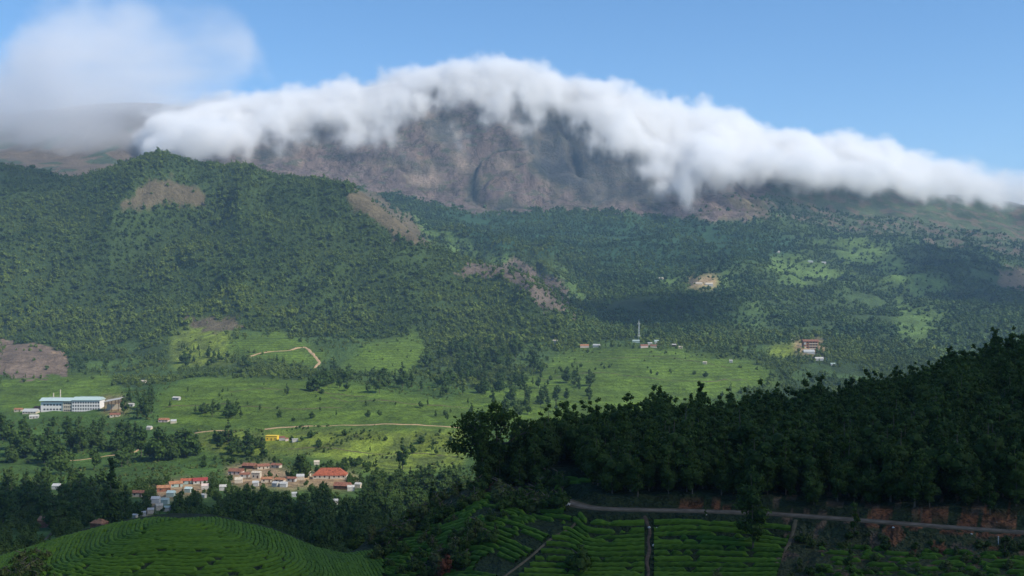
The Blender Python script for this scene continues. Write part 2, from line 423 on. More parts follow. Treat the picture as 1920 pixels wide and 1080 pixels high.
def land_material():
    m, nt, b = new_mat('land cover')
    g = N(nt, 'ShaderNodeNewGeometry'); pos = g.outputs['Position']
    col = N(nt, 'ShaderNodeAttribute', attribute_name='Col').outputs['Color']
    rock = N(nt, 'ShaderNodeAttribute', attribute_name='rock').outputs['Fac']
    tea = N(nt, 'ShaderNodeAttribute', attribute_name='tea').outputs['Fac']
    n1 = noise(nt, .012, 6, .62, pos); n2 = noise(nt, .11, 5, .65, pos); n3 = noise(nt, 1.4, 4, .6, pos)
    f = ramp(nt, n1.outputs[0], .3, .7, .72, 1.28)
    c = mixc(nt, col, f, 1.0, 'MULTIPLY')
    f2 = ramp(nt, n2.outputs[0], .3, .7, .72, 1.28)
    c = mixc(nt, c, f2, 1.0, 'MULTIPLY')
    f3 = ramp(nt, n3.outputs[0], .3, .7, .68, 1.32)
    c = mixc(nt, c, f3, 1.0, 'MULTIPLY')
    # rock: water streaks down the wall, pinkish and grey beds
    mp = N(nt, 'ShaderNodeMapping'); mp.inputs['Scale'].default_value = (.016, .006, .007); nt.links.new(pos, mp.inputs['Vector'])
    st = noise(nt, 1, 7, .72, mp.outputs[0])
    mp2 = N(nt, 'ShaderNodeMapping'); mp2.inputs['Scale'].default_value = (.006, .006, .03); nt.links.new(pos, mp2.inputs['Vector'])
    st2 = noise(nt, 1, 6, .7, mp2.outputs[0])
    rc = mixc(nt, (.135, .102, .098), (.320, .240, .205), ramp(nt, st.outputs[0], .34, .68))
    rc = mixc(nt, rc, (.075, .080, .050), ramp(nt, st2.outputs[0], .54, .66, 0, .8))
    rc = mixc(nt, rc, (.36, .25, .16), ramp(nt, n1.outputs[0], .55, .70, 0, .6))
    mp3 = N(nt, 'ShaderNodeMapping'); mp3.inputs['Scale'].default_value = (.032, .020, .014); nt.links.new(pos, mp3.inputs['Vector'])
    st3 = noise(nt, 1, 8, .78, mp3.outputs[0])
    rc = mixc(nt, rc, (.020, .020, .026), ramp(nt, st3.outputs[0], .48, .36, 0, .7))
    rc = mixc(nt, rc, (.36, .29, .25), ramp(nt, st3.outputs[0], .57, .68, 0, .6))
    vo = N(nt, 'ShaderNodeTexVoronoi', feature='DISTANCE_TO_EDGE'); vo.inputs['Scale'].default_value = 1
    mp4 = N(nt, 'ShaderNodeMapping'); mp4.inputs['Scale'].default_value = (.0085, .006, .0055); mp4.inputs['Rotation'].default_value = (0, .35, 0)
    wob = N(nt, 'ShaderNodeVectorMath', operation='MULTIPLY_ADD'); nt.links.new(n2.outputs['Color'], wob.inputs[0]); wob.inputs[1].default_value = (60, 60, 60); nt.links.new(pos, wob.inputs[2])
    nt.links.new(wob.outputs[0], mp4.inputs['Vector']); nt.links.new(mp4.outputs[0], vo.inputs['Vector'])
    rc = mixc(nt, rc, (.03, .035, .035), ramp(nt, vo.outputs['Distance'], .03, .0, 0, .8))
    c = mixc(nt, c, rc, rock)
    # tea: fine rows along the contour seen from afar
    sx = N(nt, 'ShaderNodeSeparateXYZ'); nt.links.new(pos, sx.inputs[0])
    wv = N(nt, 'ShaderNodeMath', operation='MULTIPLY_ADD'); nt.links.new(sx.outputs['Z'], wv.inputs[0]); wv.inputs[1].default_value = 1.9
    nt.links.new(ramp(nt, n2.outputs[0], 0, 1, 0, 7), wv.inputs[2])
    sn = N(nt, 'ShaderNodeMath', operation='SINE'); nt.links.new(wv.outputs[0], sn.inputs[0])
    tf = ramp(nt, sn.outputs[0], -1, 1, .82, 1.12)
    c = mixc(nt, c, mixc(nt, c, tf, 1.0, 'MULTIPLY'), tea)
    nt.links.new(c, b.inputs['Base Color'])
    b.inputs['Roughness'].default_value = .95
    bp = N(nt, 'ShaderNodeBump'); bp.inputs['Strength'].default_value = .9; bp.inputs['Distance'].default_value = 9.0
    nt.links.new(n2.outputs[0], bp.inputs['Height'])
    bp2 = N(nt, 'ShaderNodeBump'); bp2.inputs['Distance'].default_value = 55.0
    nt.links.new(ramp(nt, rock, 0, 1, 0, .9), bp2.inputs['Strength'])
    nt.links.new(st3.outputs[0], bp2.inputs['Height']); nt.links.new(bp.outputs[0], bp2.inputs['Normal'])
    bp3 = N(nt, 'ShaderNodeBump'); bp3.inputs['Distance'].default_value = .4; bp3.inputs['Strength'].default_value = .7
    nt.links.new(n3.outputs[0], bp3.inputs['Height']); nt.links.new(bp2.outputs[0], bp3.inputs['Normal'])
    nt.links.new(bp3.outputs[0], b.inputs['Normal'])
    return m
M_LAND = land_material()
M = dict(
    forest=foliage('plantation leaves', (.018, .046, .009), (.070, .125, .018), (.042, .066, .012)),
    broad=foliage('broadleaf', (.026, .062, .012), (.078, .140, .022), (.045, .068, .016)),
    far=foliage('far woodland leaves', (.026, .062, .016), (.075, .135, .026), (.050, .078, .020), .15),
    bluish=foliage('mountain woodland leaves', (.022, .062, .026), (.042, .098, .036), (.034, .070, .028), .15, (.09, .145, .035)),
    olive=foliage('olive scrub leaves', (.050, .080, .020), (.100, .140, .030), (.080, .080, .030), .2),
    tea=foliage('tea leaves', (.024, .070, .007), (.085, .170, .012), (.062, .115, .010), .15),
    rust=foliage('reddish leaves', (.12, .035, .018), (.2, .06, .03), (.10, .05, .02), .2),
    bark=flat('bark', (.10, .085, .065)), palebark=flat('pale bark', (.30, .27, .22)),
    white=flat('white wash', (.43, .41, .37), .8, .35), cream=flat('cream wash', (.50, .43, .33), .8, .3),
    teal=flat('teal sheet metal', (.40, .50, .47), .5, .25), tealwall=flat('teal wall paint', (.30, .37, .33), .8, .15),
    chalk=flat('factory white', (.70, .66, .62), .7, .08), grey=flat('weathered sheet', (.42, .42, .40), .6, .25), red=flat('red tiles', (.30, .088, .048), .8, .5, .8),
    rust_roof=flat('rusty roof', (.22, .10, .065), .85, .5, .8), orange=flat('orange tiles', (.31, .15, .08), .85, .45, .8),
    darkred=flat('dark red roof', (.26, .05, .045), .8, .4), yellow=flat('yellow wash', (.75, .50, .06), .8, .08),
    pink=flat('pink wash', (.56, .44, .38), .8, .2), glass=flat('dark window', (.03, .035, .045), .3, .1),
    timber=flat('dark timber', (.10, .06, .035)), dirt=flat('dry earth', (.40, .27, .15), .95, .25, .4),
    red_earth=flat('red earth', (.22, .07, .028), .95, .4, .9), asphalt=flat('worn asphalt', (.135, .108, .078), .9, .45, .6),
    verge=flat('dusty verge', (.085, .068, .042), .95, .3, .8), gully=flat('brown stony gully', (.085, .06, .04), .95, .5, 1.5), stone=flat('pale stone', (.50, .48, .43), .9, .2, 3), steel=flat('painted steel', (.62, .64, .64), .5, .1),
    path=flat('trodden earth', (.105, .085, .05), .95, .35, .9), wall=flat('low retaining wall', (.36, .33, .28), .9, .2),
)

# ------------------------------------------------------------------ land cover
def inpoly(px, py, poly):
    r = np.zeros(px.shape, bool); n = len(poly)
    for i in range(n):
        x0, y0 = poly[i]; x1, y1 = poly[(i + 1) % n]
        c = ((y0 > py) != (y1 > py)) & (px < (x1 - x0) * (py - y0) / ((y1 - y0) + 1e-9) + x0)
        r ^= c
    return r
TEA_FAR = [[(300, 796), (305, 735), (370, 708), (480, 708), (640, 716), (760, 738), (885, 760), (880, 800), (600, 797), (500, 801), (370, 806)],
           [(630, 696), (690, 645), (780, 618), (805, 655), (780, 700), (640, 704)],
           [(1010, 700), (1060, 655), (1150, 648), (1290, 655), (1380, 672), (1440, 690), (1470, 720), (1150, 790), (1000, 800), (870, 785), (850, 745)],
           [(0, 712), (80, 700), (200, 700), (240, 742), (0, 772)],
           [(430, 640), (520, 618), (610, 660), (590, 690), (480, 668), (420, 668)]]
YGRASS = [[(365, 815), (500, 806), (700, 806), (875, 806), (875, 872), (700, 888), (660, 872), (560, 850), (430, 856), (370, 835)],
          [(330, 690), (320, 630), (380, 600), (430, 610), (440, 680)],
          [(1435, 660), (1470, 635), (1510, 640), (1495, 665), (1460, 672)]]
LIGHTG = [[(1440, 470), (1540, 488), (1610, 520), (1500, 535), (1445, 515)], [(1565, 440), (1635, 448), (1710, 498), (1785, 530), (1735, 565), (1655, 518), (1585, 492)],
          [(1680, 550), (1770, 595), (1730, 650), (1670, 620)], [(1030, 490), (1060, 500), (1110, 560), (1080, 570)], [(820, 420), (880, 440), (960, 480), (940, 500), (850, 470)],
          [(1230, 515), (1370, 520), (1370, 545), (1240, 535)], [(1350, 600), (1420, 560), (1450, 600), (1400, 630)], [(700, 385), (780, 400), (840, 440), (800, 460), (740, 410)]]
BARE = [[(215, 392), (290, 335), (325, 340), (388, 362), (388, 390), (300, 380)], [(645, 355), (700, 362), (770, 405), (806, 462), (770, 458), (700, 405), (655, 380)],
        [(0, 638), (60, 645), (125, 662), (125, 695), (60, 712), (0, 705)], [(340, 600), (430, 600), (470, 615), (380, 622)], [(860, 500), (960, 488), (1055, 530), (1095, 600), (1015, 575), (960, 520), (880, 515)],
        [(1300, 375), (1420, 370), (1450, 410), (1330, 415)], [(1870, 505), (1930, 500), (1930, 545), (1880, 540)]]
TALUS = [[(800, 375), (900, 395), (1300, 405), (1480, 440), (1500, 470), (1250, 520), (1050, 480), (900, 470)]]
VILL = [[(420, 880), (500, 868), (560, 890), (650, 880), (680, 905), (640, 915), (560, 915), (440, 915)], [(290, 905), (390, 900), (390, 925), (300, 940), (280, 970), (262, 965)],
        [(190, 745), (235, 745), (240, 775), (195, 775)], [(1490, 640), (1545, 638), (1545, 662), (1490, 662)], [(1295, 520), (1350, 520), (1350, 540), (1295, 540)]]
CRACK_AND_SHADE = [[(985, 305), (1005, 292), (1035, 300), (1075, 345), (1050, 350), (1010, 335)], [(1040, 270), (1052, 268), (1078, 335), (1070, 345)], [(880, 345), (900, 325), (905, 335), (885, 388), (876, 380)],  # shade of the wedge facet painted as dark colour, along with rock cracks
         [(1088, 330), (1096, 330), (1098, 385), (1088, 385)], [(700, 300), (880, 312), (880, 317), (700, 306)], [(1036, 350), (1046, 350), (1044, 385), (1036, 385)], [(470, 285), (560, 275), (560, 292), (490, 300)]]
TANROCK = [[(845, 285), (870, 290), (890, 320), (870, 325), (850, 305)], [(935, 295), (960, 300), (965, 320), (938, 322)], [(900, 385), (925, 388), (920, 394), (890, 392)], [(760, 320), (830, 325), (820, 350), (760, 345)]]
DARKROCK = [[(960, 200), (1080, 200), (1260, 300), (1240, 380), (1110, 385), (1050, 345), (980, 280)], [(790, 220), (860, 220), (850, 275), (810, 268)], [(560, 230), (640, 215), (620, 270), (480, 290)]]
SCRUB_NEAR = [[(1455, 1090), (1480, 1000), (1500, 985), (1930, 1010), (1930, 1090)]]

_masks = {}
_kern = np.exp(-0.5 * (np.arange(-6, 7) / 1.6)**2); _kern /= _kern.sum()
def sample_mask(L, a, b):
    """soft edged patch weight (patches are mapped on a 4 px raster, blurred)"""
    if id(L) not in _masks:
        gx, gy = np.meshgrid(np.arange(-200, 2124, 4.0), np.arange(200, 1124, 4.0))
        m = np.zeros(gx.shape, bool)
        for p in L: m |= inpoly(gx, gy, p)
        m = m.astype(float)
        m = np.apply_along_axis(lambda v: np.convolve(v, _kern, 'same'), 0, m)
        m = np.apply_along_axis(lambda v: np.convolve(v, _kern, 'same'), 1, m)
        _masks[id(L)] = m
    m = _masks[id(L)]
    i = np.clip((b - 200) / 4, 0, m.shape[0] - 1.01); j = np.clip((a + 200) / 4, 0, m.shape[1] - 1.01)
    i0 = i.astype(int); j0 = j.astype(int); fi_ = i - i0; fj = j - j0
    v = (m[i0, j0] * (1 - fj) + m[i0, j0 + 1] * fj) * (1 - fi_) + (m[i0 + 1, j0] * (1 - fj) + m[i0 + 1, j0 + 1] * fj) * fi_
    return v
def cover(x, y, z):
    """colour, rock, tea, woodland weights at world points"""
    P = np.stack([x, y, z], -1); ys = np.maximum(y, 100)
    px = 960 + F * x / ys; py = HOR - F * z / ys
    k = np.minimum(ys, 4000) 
    wx = px + 12 * fbm(x / (k * .016), y / (k * .03), 3); wy = py + 7 * fbm(x / (k * .016) + 50, y / (k * .03), 3)
    def any_(L, ymin, ymax):
        return sample_mask(L, wx, wy) * ((y > ymin) & (y < ymax))
    C = np.empty(x.shape + (3,)); C[:] = (.038, .066, .018)
    n1 = fbm(x / 60, y / 60, 3); n2 = fbm(x / 260 + 9, y / 260, 4)
    wood = np.ones(x.shape)
    rock = np.zeros(x.shape); tea = np.zeros(x.shape)
    def put(m, col, wd=0.0, w=1.0):
        m = np.asarray(m, float) * w
        col = np.asarray(col, float)
        C[:] = C * (1 - m[:, None]) + col * m[:, None]; wood[:] = wood * (1 - m) + wd * m
    near = y < 260
    put(near, (.020, .032, .012), 0)
    mid = (y >= 260) & (y < 1560)
    put(mid, (.060, .115, .022), 0)
    C[mid] *= (1 + .35 * n1[mid])[:, None]
    mm = (y >= 1560) & (y < 2150) & (n2 > .05); put(mm, (.060, .105, .026), .25)
    m = any_(YGRASS, 700, 2600); put(m, np.array([.165, .215, .030]) * (1 + .7 * fbm(x / 22, y / 30, 3))[:, None]); put(m * (fbm(x / 30 + 8, y / 40, 3) > .12), (.085, .115, .03), 0, .7)
    m = any_(TEA_FAR, 700, 2400); put(m, np.array([.094, .152, .018]) * (1 + .35 * fbm(x / 110 + 3, y / 110, 3))[:, None]); tea[:] = m
    fo = fold(x, y)
    sp = sst(.12, .42, fo + .35 * n1) * (y > 2250) * (y < 4700) * sst(1130, 1330, px)
    put(sp, np.array([.060, .105, .036]), .42, .5)
    gl = sst(.05, -.25, fo) * (y > 2250) * (y < 4700) * sst(1130, 1330, px); wood[:] = np.maximum(wood, gl)
    m = any_(LIGHTG, 2100, 5000) * sst(-.7, -.3, fbm(x / 90, y / 90, 3)); put(m, np.array([.098, .160, .040]) * (1 + .5 * fbm(x / 35, y / 35, 3))[:, None], .14)
    m = any_(TALUS, 3000, 4600); put(m, (.028, .072, .034), .6)
    br = (y > 3600) & (px < 640) ; w = sst(3600, 3900, y); put(br, (.115, .088, .062), .05); C[br & (n2 > .15)] = (.05, .07, .035)
    # right hand heights: grass and scrub
    rt = (y > 4300) & (px > 1380); put(rt, (.060, .085, .040), .35); C[rt & (n1 > .1)] = (.11, .09, .06)
    yr = ridge_y(px)
    base = np.interp(px, [380, 460, 560, 700, 800, 880, 950, 1050, 1150, 1250, 1350, 1420, 1500, 1560], [315, 325, 330, 356, 376, 396, 400, 390, 396, 404, 410, 412, 400, 360]) + 14 * n1
    rk = (y > 3900) & (py < base) & (px > 430 + 150 * n2 + 60 * n1) & (px < 1430 + 160 * n2 + 90 * n1)
    rock[rk] = 1; wood[rk] = 0; veg = rk & (fbm(x / 60, z / 22 + y / 200, 4) > .22); rock[veg] = .35; C[veg] = (.035, .06, .03)
    ba = any_(BARE, 1700, 4900); ba = sst(.25, .6, ba + .9 * fbm(x / 45, y / 45, 4)) * (ba > .02); put(ba, np.array([.118, .096, .058]) * (1 + .4 * fbm(x / 40, y / 40, 3))[:, None], .04)
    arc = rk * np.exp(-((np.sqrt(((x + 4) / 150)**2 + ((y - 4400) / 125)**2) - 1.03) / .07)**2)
    for m_ in (arc * (x < 60), sample_mask(CRACK_AND_SHADE, wx, wy) * rk):
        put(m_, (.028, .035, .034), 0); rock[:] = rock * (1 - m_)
    for m_ in (sample_mask(TANROCK, wx, wy) * rk,): put(m_, (.29, .215, .165), 0); rock[:] = rock * (1 - .8 * m_)
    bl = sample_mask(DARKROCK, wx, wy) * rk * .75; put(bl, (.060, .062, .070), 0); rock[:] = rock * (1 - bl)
    ba2 = (ba > .3) & (px > 840) & (px < 1120); rock[ba2] = .45; wood[ba2] = .3
    mb = (ba > .3) & (px < 150) & (y < 2400); C[mb] = np.array([.17, .125, .09]) * (1 + .5 * fbm(x[mb] / 25, y[mb] / 25, 3))[:, None]
    m = any_(VILL, 500, 4000); put(m, np.array([.34, .23, .13]) * (1 + .6 * fbm(x / 9, y / 9, 3))[:, None])
    back = y > yr + 250; put(back, (.05, .08, .035), 0)
    # near slope
    nb = (y > 120) & (y < 260)
    m = nb & inpoly(wx, wy, SCRUB_NEAR[0]); put(m, (.050, .058, .024)); 
    red = np.zeros(x.shape, bool)
    for p in ([(1655, 985), (1720, 985), (1745, 1010), (1715, 1042), (1690, 1030), (1660, 1015)], [(1620, 952), (1930, 955), (1930, 1010), (1620, 988)], [(1270, 940), (1365, 942), (1365, 960), (1270, 958)],
              [(1730, 1020), (1780, 1015), (1780, 1045), (1740, 1045)], [(1830, 1010), (1880, 1035), (1880, 1055), (1840, 1035)], [(800, 1030), (870, 1030), (860, 1080), (820, 1080)], [(905, 898), (970, 898), (975, 922), (905, 925)]):
        red |= inpoly(px + 14 * fbm(x / 2.2, y / 2.2, 3), py + 8 * fbm(x / 2.2 + 9, y / 2.2, 3), p)
    red &= nb
    gr = red & (fbm(x / 2.6 + 4, y / 2.6, 3) > .02); red &= ~gr
    C[red] = np.array([.15, .062, .028]) * (1 + .8 * fbm(x[red] / 1.6, y[red] / 1.6, 3))[:, None]
    pn = nb & (fbm(x / 3.5, y / 3.5, 3) > .22) & (px > 1450) & ~red; C[pn] = (.13, .085, .05)
    return C, rock, tea, wood

# ------------------------------------------------------------------ terrain meshes
us = np.concatenate([np.arange(-1500, -120, 30), np.arange(-120, 2040, 4.0), np.arange(2040, 3500, 30)])
ks = np.concatenate([k + np.arange(NSUB[k]) / NSUB[k] for k in range(len(NSUB) - 1)] + [[len(NSUB) - 1]])
fi = np.clip((us - UG[0]) / 10, 0, len(UG) - 1.001); ii = fi.astype(int); ff = (fi - ii)[:, None]
Yc = YT[ii] * (1 - ff) + YT[ii + 1] * ff
kk = np.minimum(ks.astype(int), len(NSUB) - 2); kf = ks - kk
GY = (Yc[:, kk] * (1 - kf) + Yc[:, kk + 1] * kf).T            # rows x cols
GX = (us[None, :] - 960) * np.maximum(GY, 100) / F
GZ = H(GX.ravel(), GY.ravel()).reshape(GX.shape)
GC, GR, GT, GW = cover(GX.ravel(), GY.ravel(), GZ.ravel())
nr, nc = GX.shape
def terrain_part(name, r0, r1, label):
    V = np.stack([GX[r0:r1 + 1], GY[r0:r1 + 1], GZ[r0:r1 + 1]], -1).reshape(-1, 3)
    n = r1 - r0
    a = (np.arange(n)[:, None] * nc + np.arange(nc - 1)[None]).ravel()
    Q = np.stack([a, a + 1, a + nc + 1, a + nc], 1)
    sl = slice(r0 * nc, (r1 + 1) * nc)
    me = mk_mesh(name, V, Q, None, M_LAND, True, GC[sl], {'rock': GR[sl], 'tea': GT[sl]})
    return tag(link(name, me), label, kind='structure')
cuts = np.cumsum([0] + NSUB)
terrain_part('ground', 0, cuts[8], 'near hillside with tea terraces and a road shelf')
terrain_part('valley', cuts[8], cuts[17], 'green valley floor with fields')
terrain_part('forested_hill', cuts[17], cuts[20], 'broad forested hill left and low slopes right')
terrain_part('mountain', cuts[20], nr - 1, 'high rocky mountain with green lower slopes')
#STAGE1
# ------------------------------------------------------------------ air and clouds
hz = MB().box(-9000, 12000, -1500, 16000, -420, 1480)
hm = bpy.data.materials.new('air'); hm.use_nodes = True
for n in list(hm.node_tree.nodes):
    if n.type != 'OUTPUT_MATERIAL': hm.node_tree.nodes.remove(n)
hv = hm.node_tree.nodes.new('ShaderNodeVolumePrincipled')
hv.inputs['Color'].default_value = (.46, .70, 1.0, 1)
hv.inputs['Density'].default_value = 4.9e-5
hv.inputs['Anisotropy'].default_value = 0.0
hm.node_tree.links.new(hv.outputs[0], hm.node_tree.nodes['Material Output'].inputs['Volume'])
haze = tag(link('haze', hz.mesh('haze', hm)), 'pale blue air over the valley', kind='stuff')

def cloud_material(name, dens, col, aniso=.1):
    m = bpy.data.materials.new(name); m.use_nodes = True
    nt = m.node_tree
    for n in list(nt.nodes):
        if n.type != 'OUTPUT_MATERIAL': nt.nodes.remove(n)
    v = nt.nodes.new('ShaderNodeVolumePrincipled')
    v.inputs['Color'].default_value = (*col, 1)
    v.inputs['Density'].default_value = dens
    v.inputs['Density Attribute'].default_value = 'density'
    v.inputs['Anisotropy'].default_value = aniso
    nt.links.new(v.outputs[0], nt.nodes['Material Output'].inputs['Volume'])
    return m

def volume_cloud(name, xs, ys, top, bot, zmin, zmax, res, mat, soft_top, band, n_amp, n_size, streak, base_amp=1.6, base_pow=1.6, dfac=None, patch=2.5, sv=(1, .8, .6)):
    """a cloud between two sheets given on the grid xs x ys; its density is sampled on a voxel grid"""
    X, Y = np.meshgrid(xs, ys)
    V = np.stack([X.ravel(), Y.ravel(), top.ravel()], 1)
    band = np.broadcast_to(np.asarray(band, float), X.shape)
    n = len(xs)
    a = (np.arange(len(ys) - 1)[:, None] * n + np.arange(n - 1)[None]).ravel()
    Q = np.stack([a, a + 1, a + n + 1, a + n], 1)
    me = mk_mesh(name, V, Q, None, mat, False, None, {'bot': bot.ravel(), 'band': band.ravel(), 'fac': (np.ones(X.shape) if dfac is None else dfac).ravel()})
    o = link(name, me)
    ng = bpy.data.node_groups.new(name + ' density', 'GeometryNodeTree')
    ng.interface.new_socket('Geometry', in_out='INPUT', socket_type='NodeSocketGeometry')
    ng.interface.new_socket('Geometry', in_out='OUTPUT', socket_type='NodeSocketGeometry')
    L = ng.links.new
    gi = ng.nodes.new('NodeGroupInput'); go = ng.nodes.new('NodeGroupOutput')
    pos = ng.nodes.new('GeometryNodeInputPosition')
    sep = ng.nodes.new('ShaderNodeSeparateXYZ'); L(pos.outputs[0], sep.inputs[0])
    cmb = ng.nodes.new('ShaderNodeCombineXYZ'); L(sep.outputs[0], cmb.inputs[0]); L(sep.outputs[1], cmb.inputs[1]); cmb.inputs[2].default_value = 6000
    ray = ng.nodes.new('GeometryNodeRaycast'); ray.data_type = 'FLOAT'
    L(gi.outputs[0], ray.inputs['Target Geometry']); L(cmb.outputs[0], ray.inputs['Source Position'])
    ray.inputs['Ray Direction'].default_value = (0, 0, -1); ray.inputs['Ray Length'].default_value = 12000
    na = ng.nodes.new('GeometryNodeInputNamedAttribute'); na.data_type = 'FLOAT'; na.inputs['Name'].default_value = 'bot'
    att = [s for s in ray.inputs if s.name == 'Attribute' and s.enabled][0]
    L(na.outputs['Attribute'], att)
    atto = [s for s in ray.outputs if s.name == 'Attribute' and s.enabled][0]
    hs_ = ng.nodes.new('ShaderNodeSeparateXYZ'); L(ray.outputs['Hit Position'], hs_.inputs[0])
    def math_(op, a, b=None, c=None):
        m = ng.nodes.new('ShaderNodeMath'); m.operation = op
        for i, v in enumerate((a, b, c)):
            if v is None: continue
            if isinstance(v, (int, float)): m.inputs[i].default_value = v
            else: L(v, m.inputs[i])
        return m.outputs[0]
    def nz(scale_vec, detail, rough):
        vm = ng.nodes.new('ShaderNodeVectorMath'); vm.operation = 'MULTIPLY'; L(pos.outputs[0], vm.inputs[0]); vm.inputs[1].default_value = scale_vec
        t = ng.nodes.new('ShaderNodeTexNoise'); L(vm.outputs[0], t.inputs['Vector']); t.inputs['Scale'].default_value = 1
        t.inputs['Detail'].default_value = detail; t.inputs['Roughness'].default_value = rough
        return math_('SUBTRACT', t.outputs[0], .5)
    k = 1.0 / n_size
    na_ = nz((k, k * .8, k * 1.15), 7, .62)
    kb = 1.0 / streak
    nb_ = nz((kb * sv[0], kb * sv[1], kb * sv[2]), 7, .62)
    def attr_of(nm):
        r2 = ng.nodes.new('GeometryNodeRaycast'); r2.data_type = 'FLOAT'
        L(gi.outputs[0], r2.inputs['Target Geometry']); L(cmb.outputs[0], r2.inputs['Source Position'])
        r2.inputs['Ray Direction'].default_value = (0, 0, -1); r2.inputs['Ray Length'].default_value = 12000
        nf = ng.nodes.new('GeometryNodeInputNamedAttribute'); nf.data_type = 'FLOAT'; nf.inputs['Name'].default_value = nm
        L(nf.outputs['Attribute'], [q for q in r2.inputs if q.name == 'Attribute' and q.enabled][0])
        return [q for q in r2.outputs if q.name == 'Attribute' and q.enabled][0]
    def ss(v, w):
        m = ng.nodes.new('ShaderNodeMapRange'); m.interpolation_type = 'SMOOTHSTEP'; L(v, m.inputs['Value'])
        m.inputs['From Min'].default_value = 0
        if isinstance(w, (int, float)): m.inputs['From Max'].default_value = w
        else: L(w, m.inputs['From Max'])
        return m.outputs[0]
    dtop = math_('MULTIPLY_ADD', na_, 2 * n_amp, math_('SUBTRACT', hs_.outputs[2], sep.outputs[2]))
    band = attr_of('band')
    dbot = math_('ADD', math_('MULTIPLY', nb_, math_('MULTIPLY', band, base_amp)), math_('SUBTRACT', sep.outputs[2], atto))
    d = math_('MULTIPLY', ss(dtop, soft_top), math_('POWER', ss(dbot, band), base_pow))
    if dfac is not None:
        fo = attr_of('fac')
        d = math_('MULTIPLY', d, ss(math_('MULTIPLY_ADD', nb_, patch, fo), 1.0))
    d = math_('MULTIPLY', d, ray.outputs['Is Hit'])
    vc = ng.nodes.new('GeometryNodeVolumeCube')
    L(d, vc.inputs['Density']); vc.inputs['Background'].default_value = 0
    vc.inputs['Min'].default_value = (xs[0], ys[0], zmin); vc.inputs['Max'].default_value = (xs[-1], ys[-1], zmax)
    for ax, r in zip('XYZ', (xs[-1] - xs[0], ys[-1] - ys[0], zmax - zmin)):
        vc.inputs['Resolution ' + ax].default_value = max(4, int(r / res))
    sm = ng.nodes.new('GeometryNodeSetMaterial'); sm.inputs['Material'].default_value = mat
    L(vc.outputs[0], sm.inputs[0]); L(sm.outputs[0], go.inputs[0])
    md = o.modifiers.new('density', 'NODES'); md.node_group = ng
    return o

# the white cap that pours over the ridge
capT = [(200, 225), (255, 200), (330, 188), (450, 178), (540, 162), (640, 146), (740, 128), (800, 118), (860, 104), (970, 103), (1030, 120), (1090, 140), (1150, 152), (1200, 172), (1290, 180), (1315, 176), (1360, 196), (1420, 228),
        (1500, 240), (1600, 240), (1680, 262), (1750, 285), (1830, 300), (1920, 312), (2400, 360)]
capB = [(200, 210), (240, 255), (270, 288), (330, 306), (400, 302), (470, 272), (540, 250), (600, 215), (680, 238), (740, 222), (800, 192), (850, 205), (900, 196), (950, 196), (1000, 200), (1050, 214), (1100, 232), (1160, 262), (1210, 292),
        (1260, 322), (1310, 345), (1345, 352), (1400, 336), (1450, 338), (1500, 352), (1560, 352), (1650, 352), (1700, 360), (1800, 372), (1920, 386), (2400, 404)]
xs = np.arange(-1900, 3300, 20.0); ys = np.arange(4150, 5750, 20.0)
X, Y = np.meshgrid(xs, ys)
hh = base_h(X, Y)
uu = 960 + F * X / Y
tp = np.interp(uu, [a for a, b in capT], [b for a, b in capT]); bp_ = np.interp(uu, [a for a, b in capB], [b for a, b in capB])
yr = ridge_y(uu); zr = ridge_z(uu)
zt = (HOR - tp) * yr / F
ul = np.arange(-300, 2500, 10.0); zb = []
for u_ in ul:
    y_ = np.arange(4150, ridge_y(u_), 12.0); h_ = base_h((u_ - 960) * y_ / F, y_)
    j = np.nonzero(HOR - F * h_ / y_ <= np.interp(u_, [a for a, b in capB], [b for a, b in capB]))[0]
    zb.append(h_[j[0]] if len(j) else float(ridge_z(u_)))
zb = np.convolve(np.pad(zb, 3, mode='edge'), np.ones(7) / 7, 'valid')
front = Y < yr
thick_r = np.maximum(zt - zr, 40)
deep = 1 - sst(250, 800, Y - yr)
billow = 30 * fbm(X / 170, Y / 170, 4)
topz = np.where(front, hh + np.maximum(170, thick_r), zr + thick_r * np.sqrt(deep) - 0.25 * (Y - yr)) + billow
topz = np.minimum(topz, (HOR - tp - 4) * Y / F)
topz = np.where((~front) & (deep <= .01), hh - 200, topz)
side = sst(130, 330, uu)
topz = topz * side + (hh - 150) * (1 - side)
base = np.interp(uu, ul, zb) + 10
band = 95 + 165 * sst(430, 640, uu) * (1 - sst(1200, 1420, uu))
base = base - band * .84
capmat = cloud_material('white cloud', .024, (.998, .998, .998))
cap = volume_cloud('cap_cloud', xs, ys, topz, base, 330, 1330, 10.5, capmat, 60, band, 150, 170, 120, 3.6, 3.4, np.interp(uu, [200, 1480, 1900, 2400], [1.3, 1.2, .26, .2]), 1.2)
tag(cap, 'white cloud pouring over the mountain crest', kind='stuff')

# thin grey lilac cloud over the left shoulder
xs = np.arange(-2600, -800, 30.0); ys = np.arange(4300, 5100, 30.0)
X, Y = np.meshgrid(xs, ys); uu = 960 + F * X / Y
tpp = np.interp(uu, [-300, -60, 0, 40, 90, 150, 220, 300, 400, 450, 500, 540], [40, 80, 70, 30, 10, -10, -18, -18, -10, 10, 80, 190])
bpp = np.interp(uu, [-300, 0, 80, 150, 200, 260, 320, 370, 430, 480, 540], [350, 340, 335, 322, 318, 314, 300, 262, 205, 150, 198])
topz = (HOR - tpp) * Y / F; botz = (HOR - bpp) * Y / F
edge = sst(4300, 4500, Y) * (1 - sst(4900, 5090, Y))
topz = topz * edge + botz * (1 - edge) - 60 * (1 - edge)
gm = cloud_material('grey cloud', .0062, (.985, .985, 1.0))
vf = 1.0 - .62 * sst(100, 520, uu) - .25 * sst(40, -10, tpp)
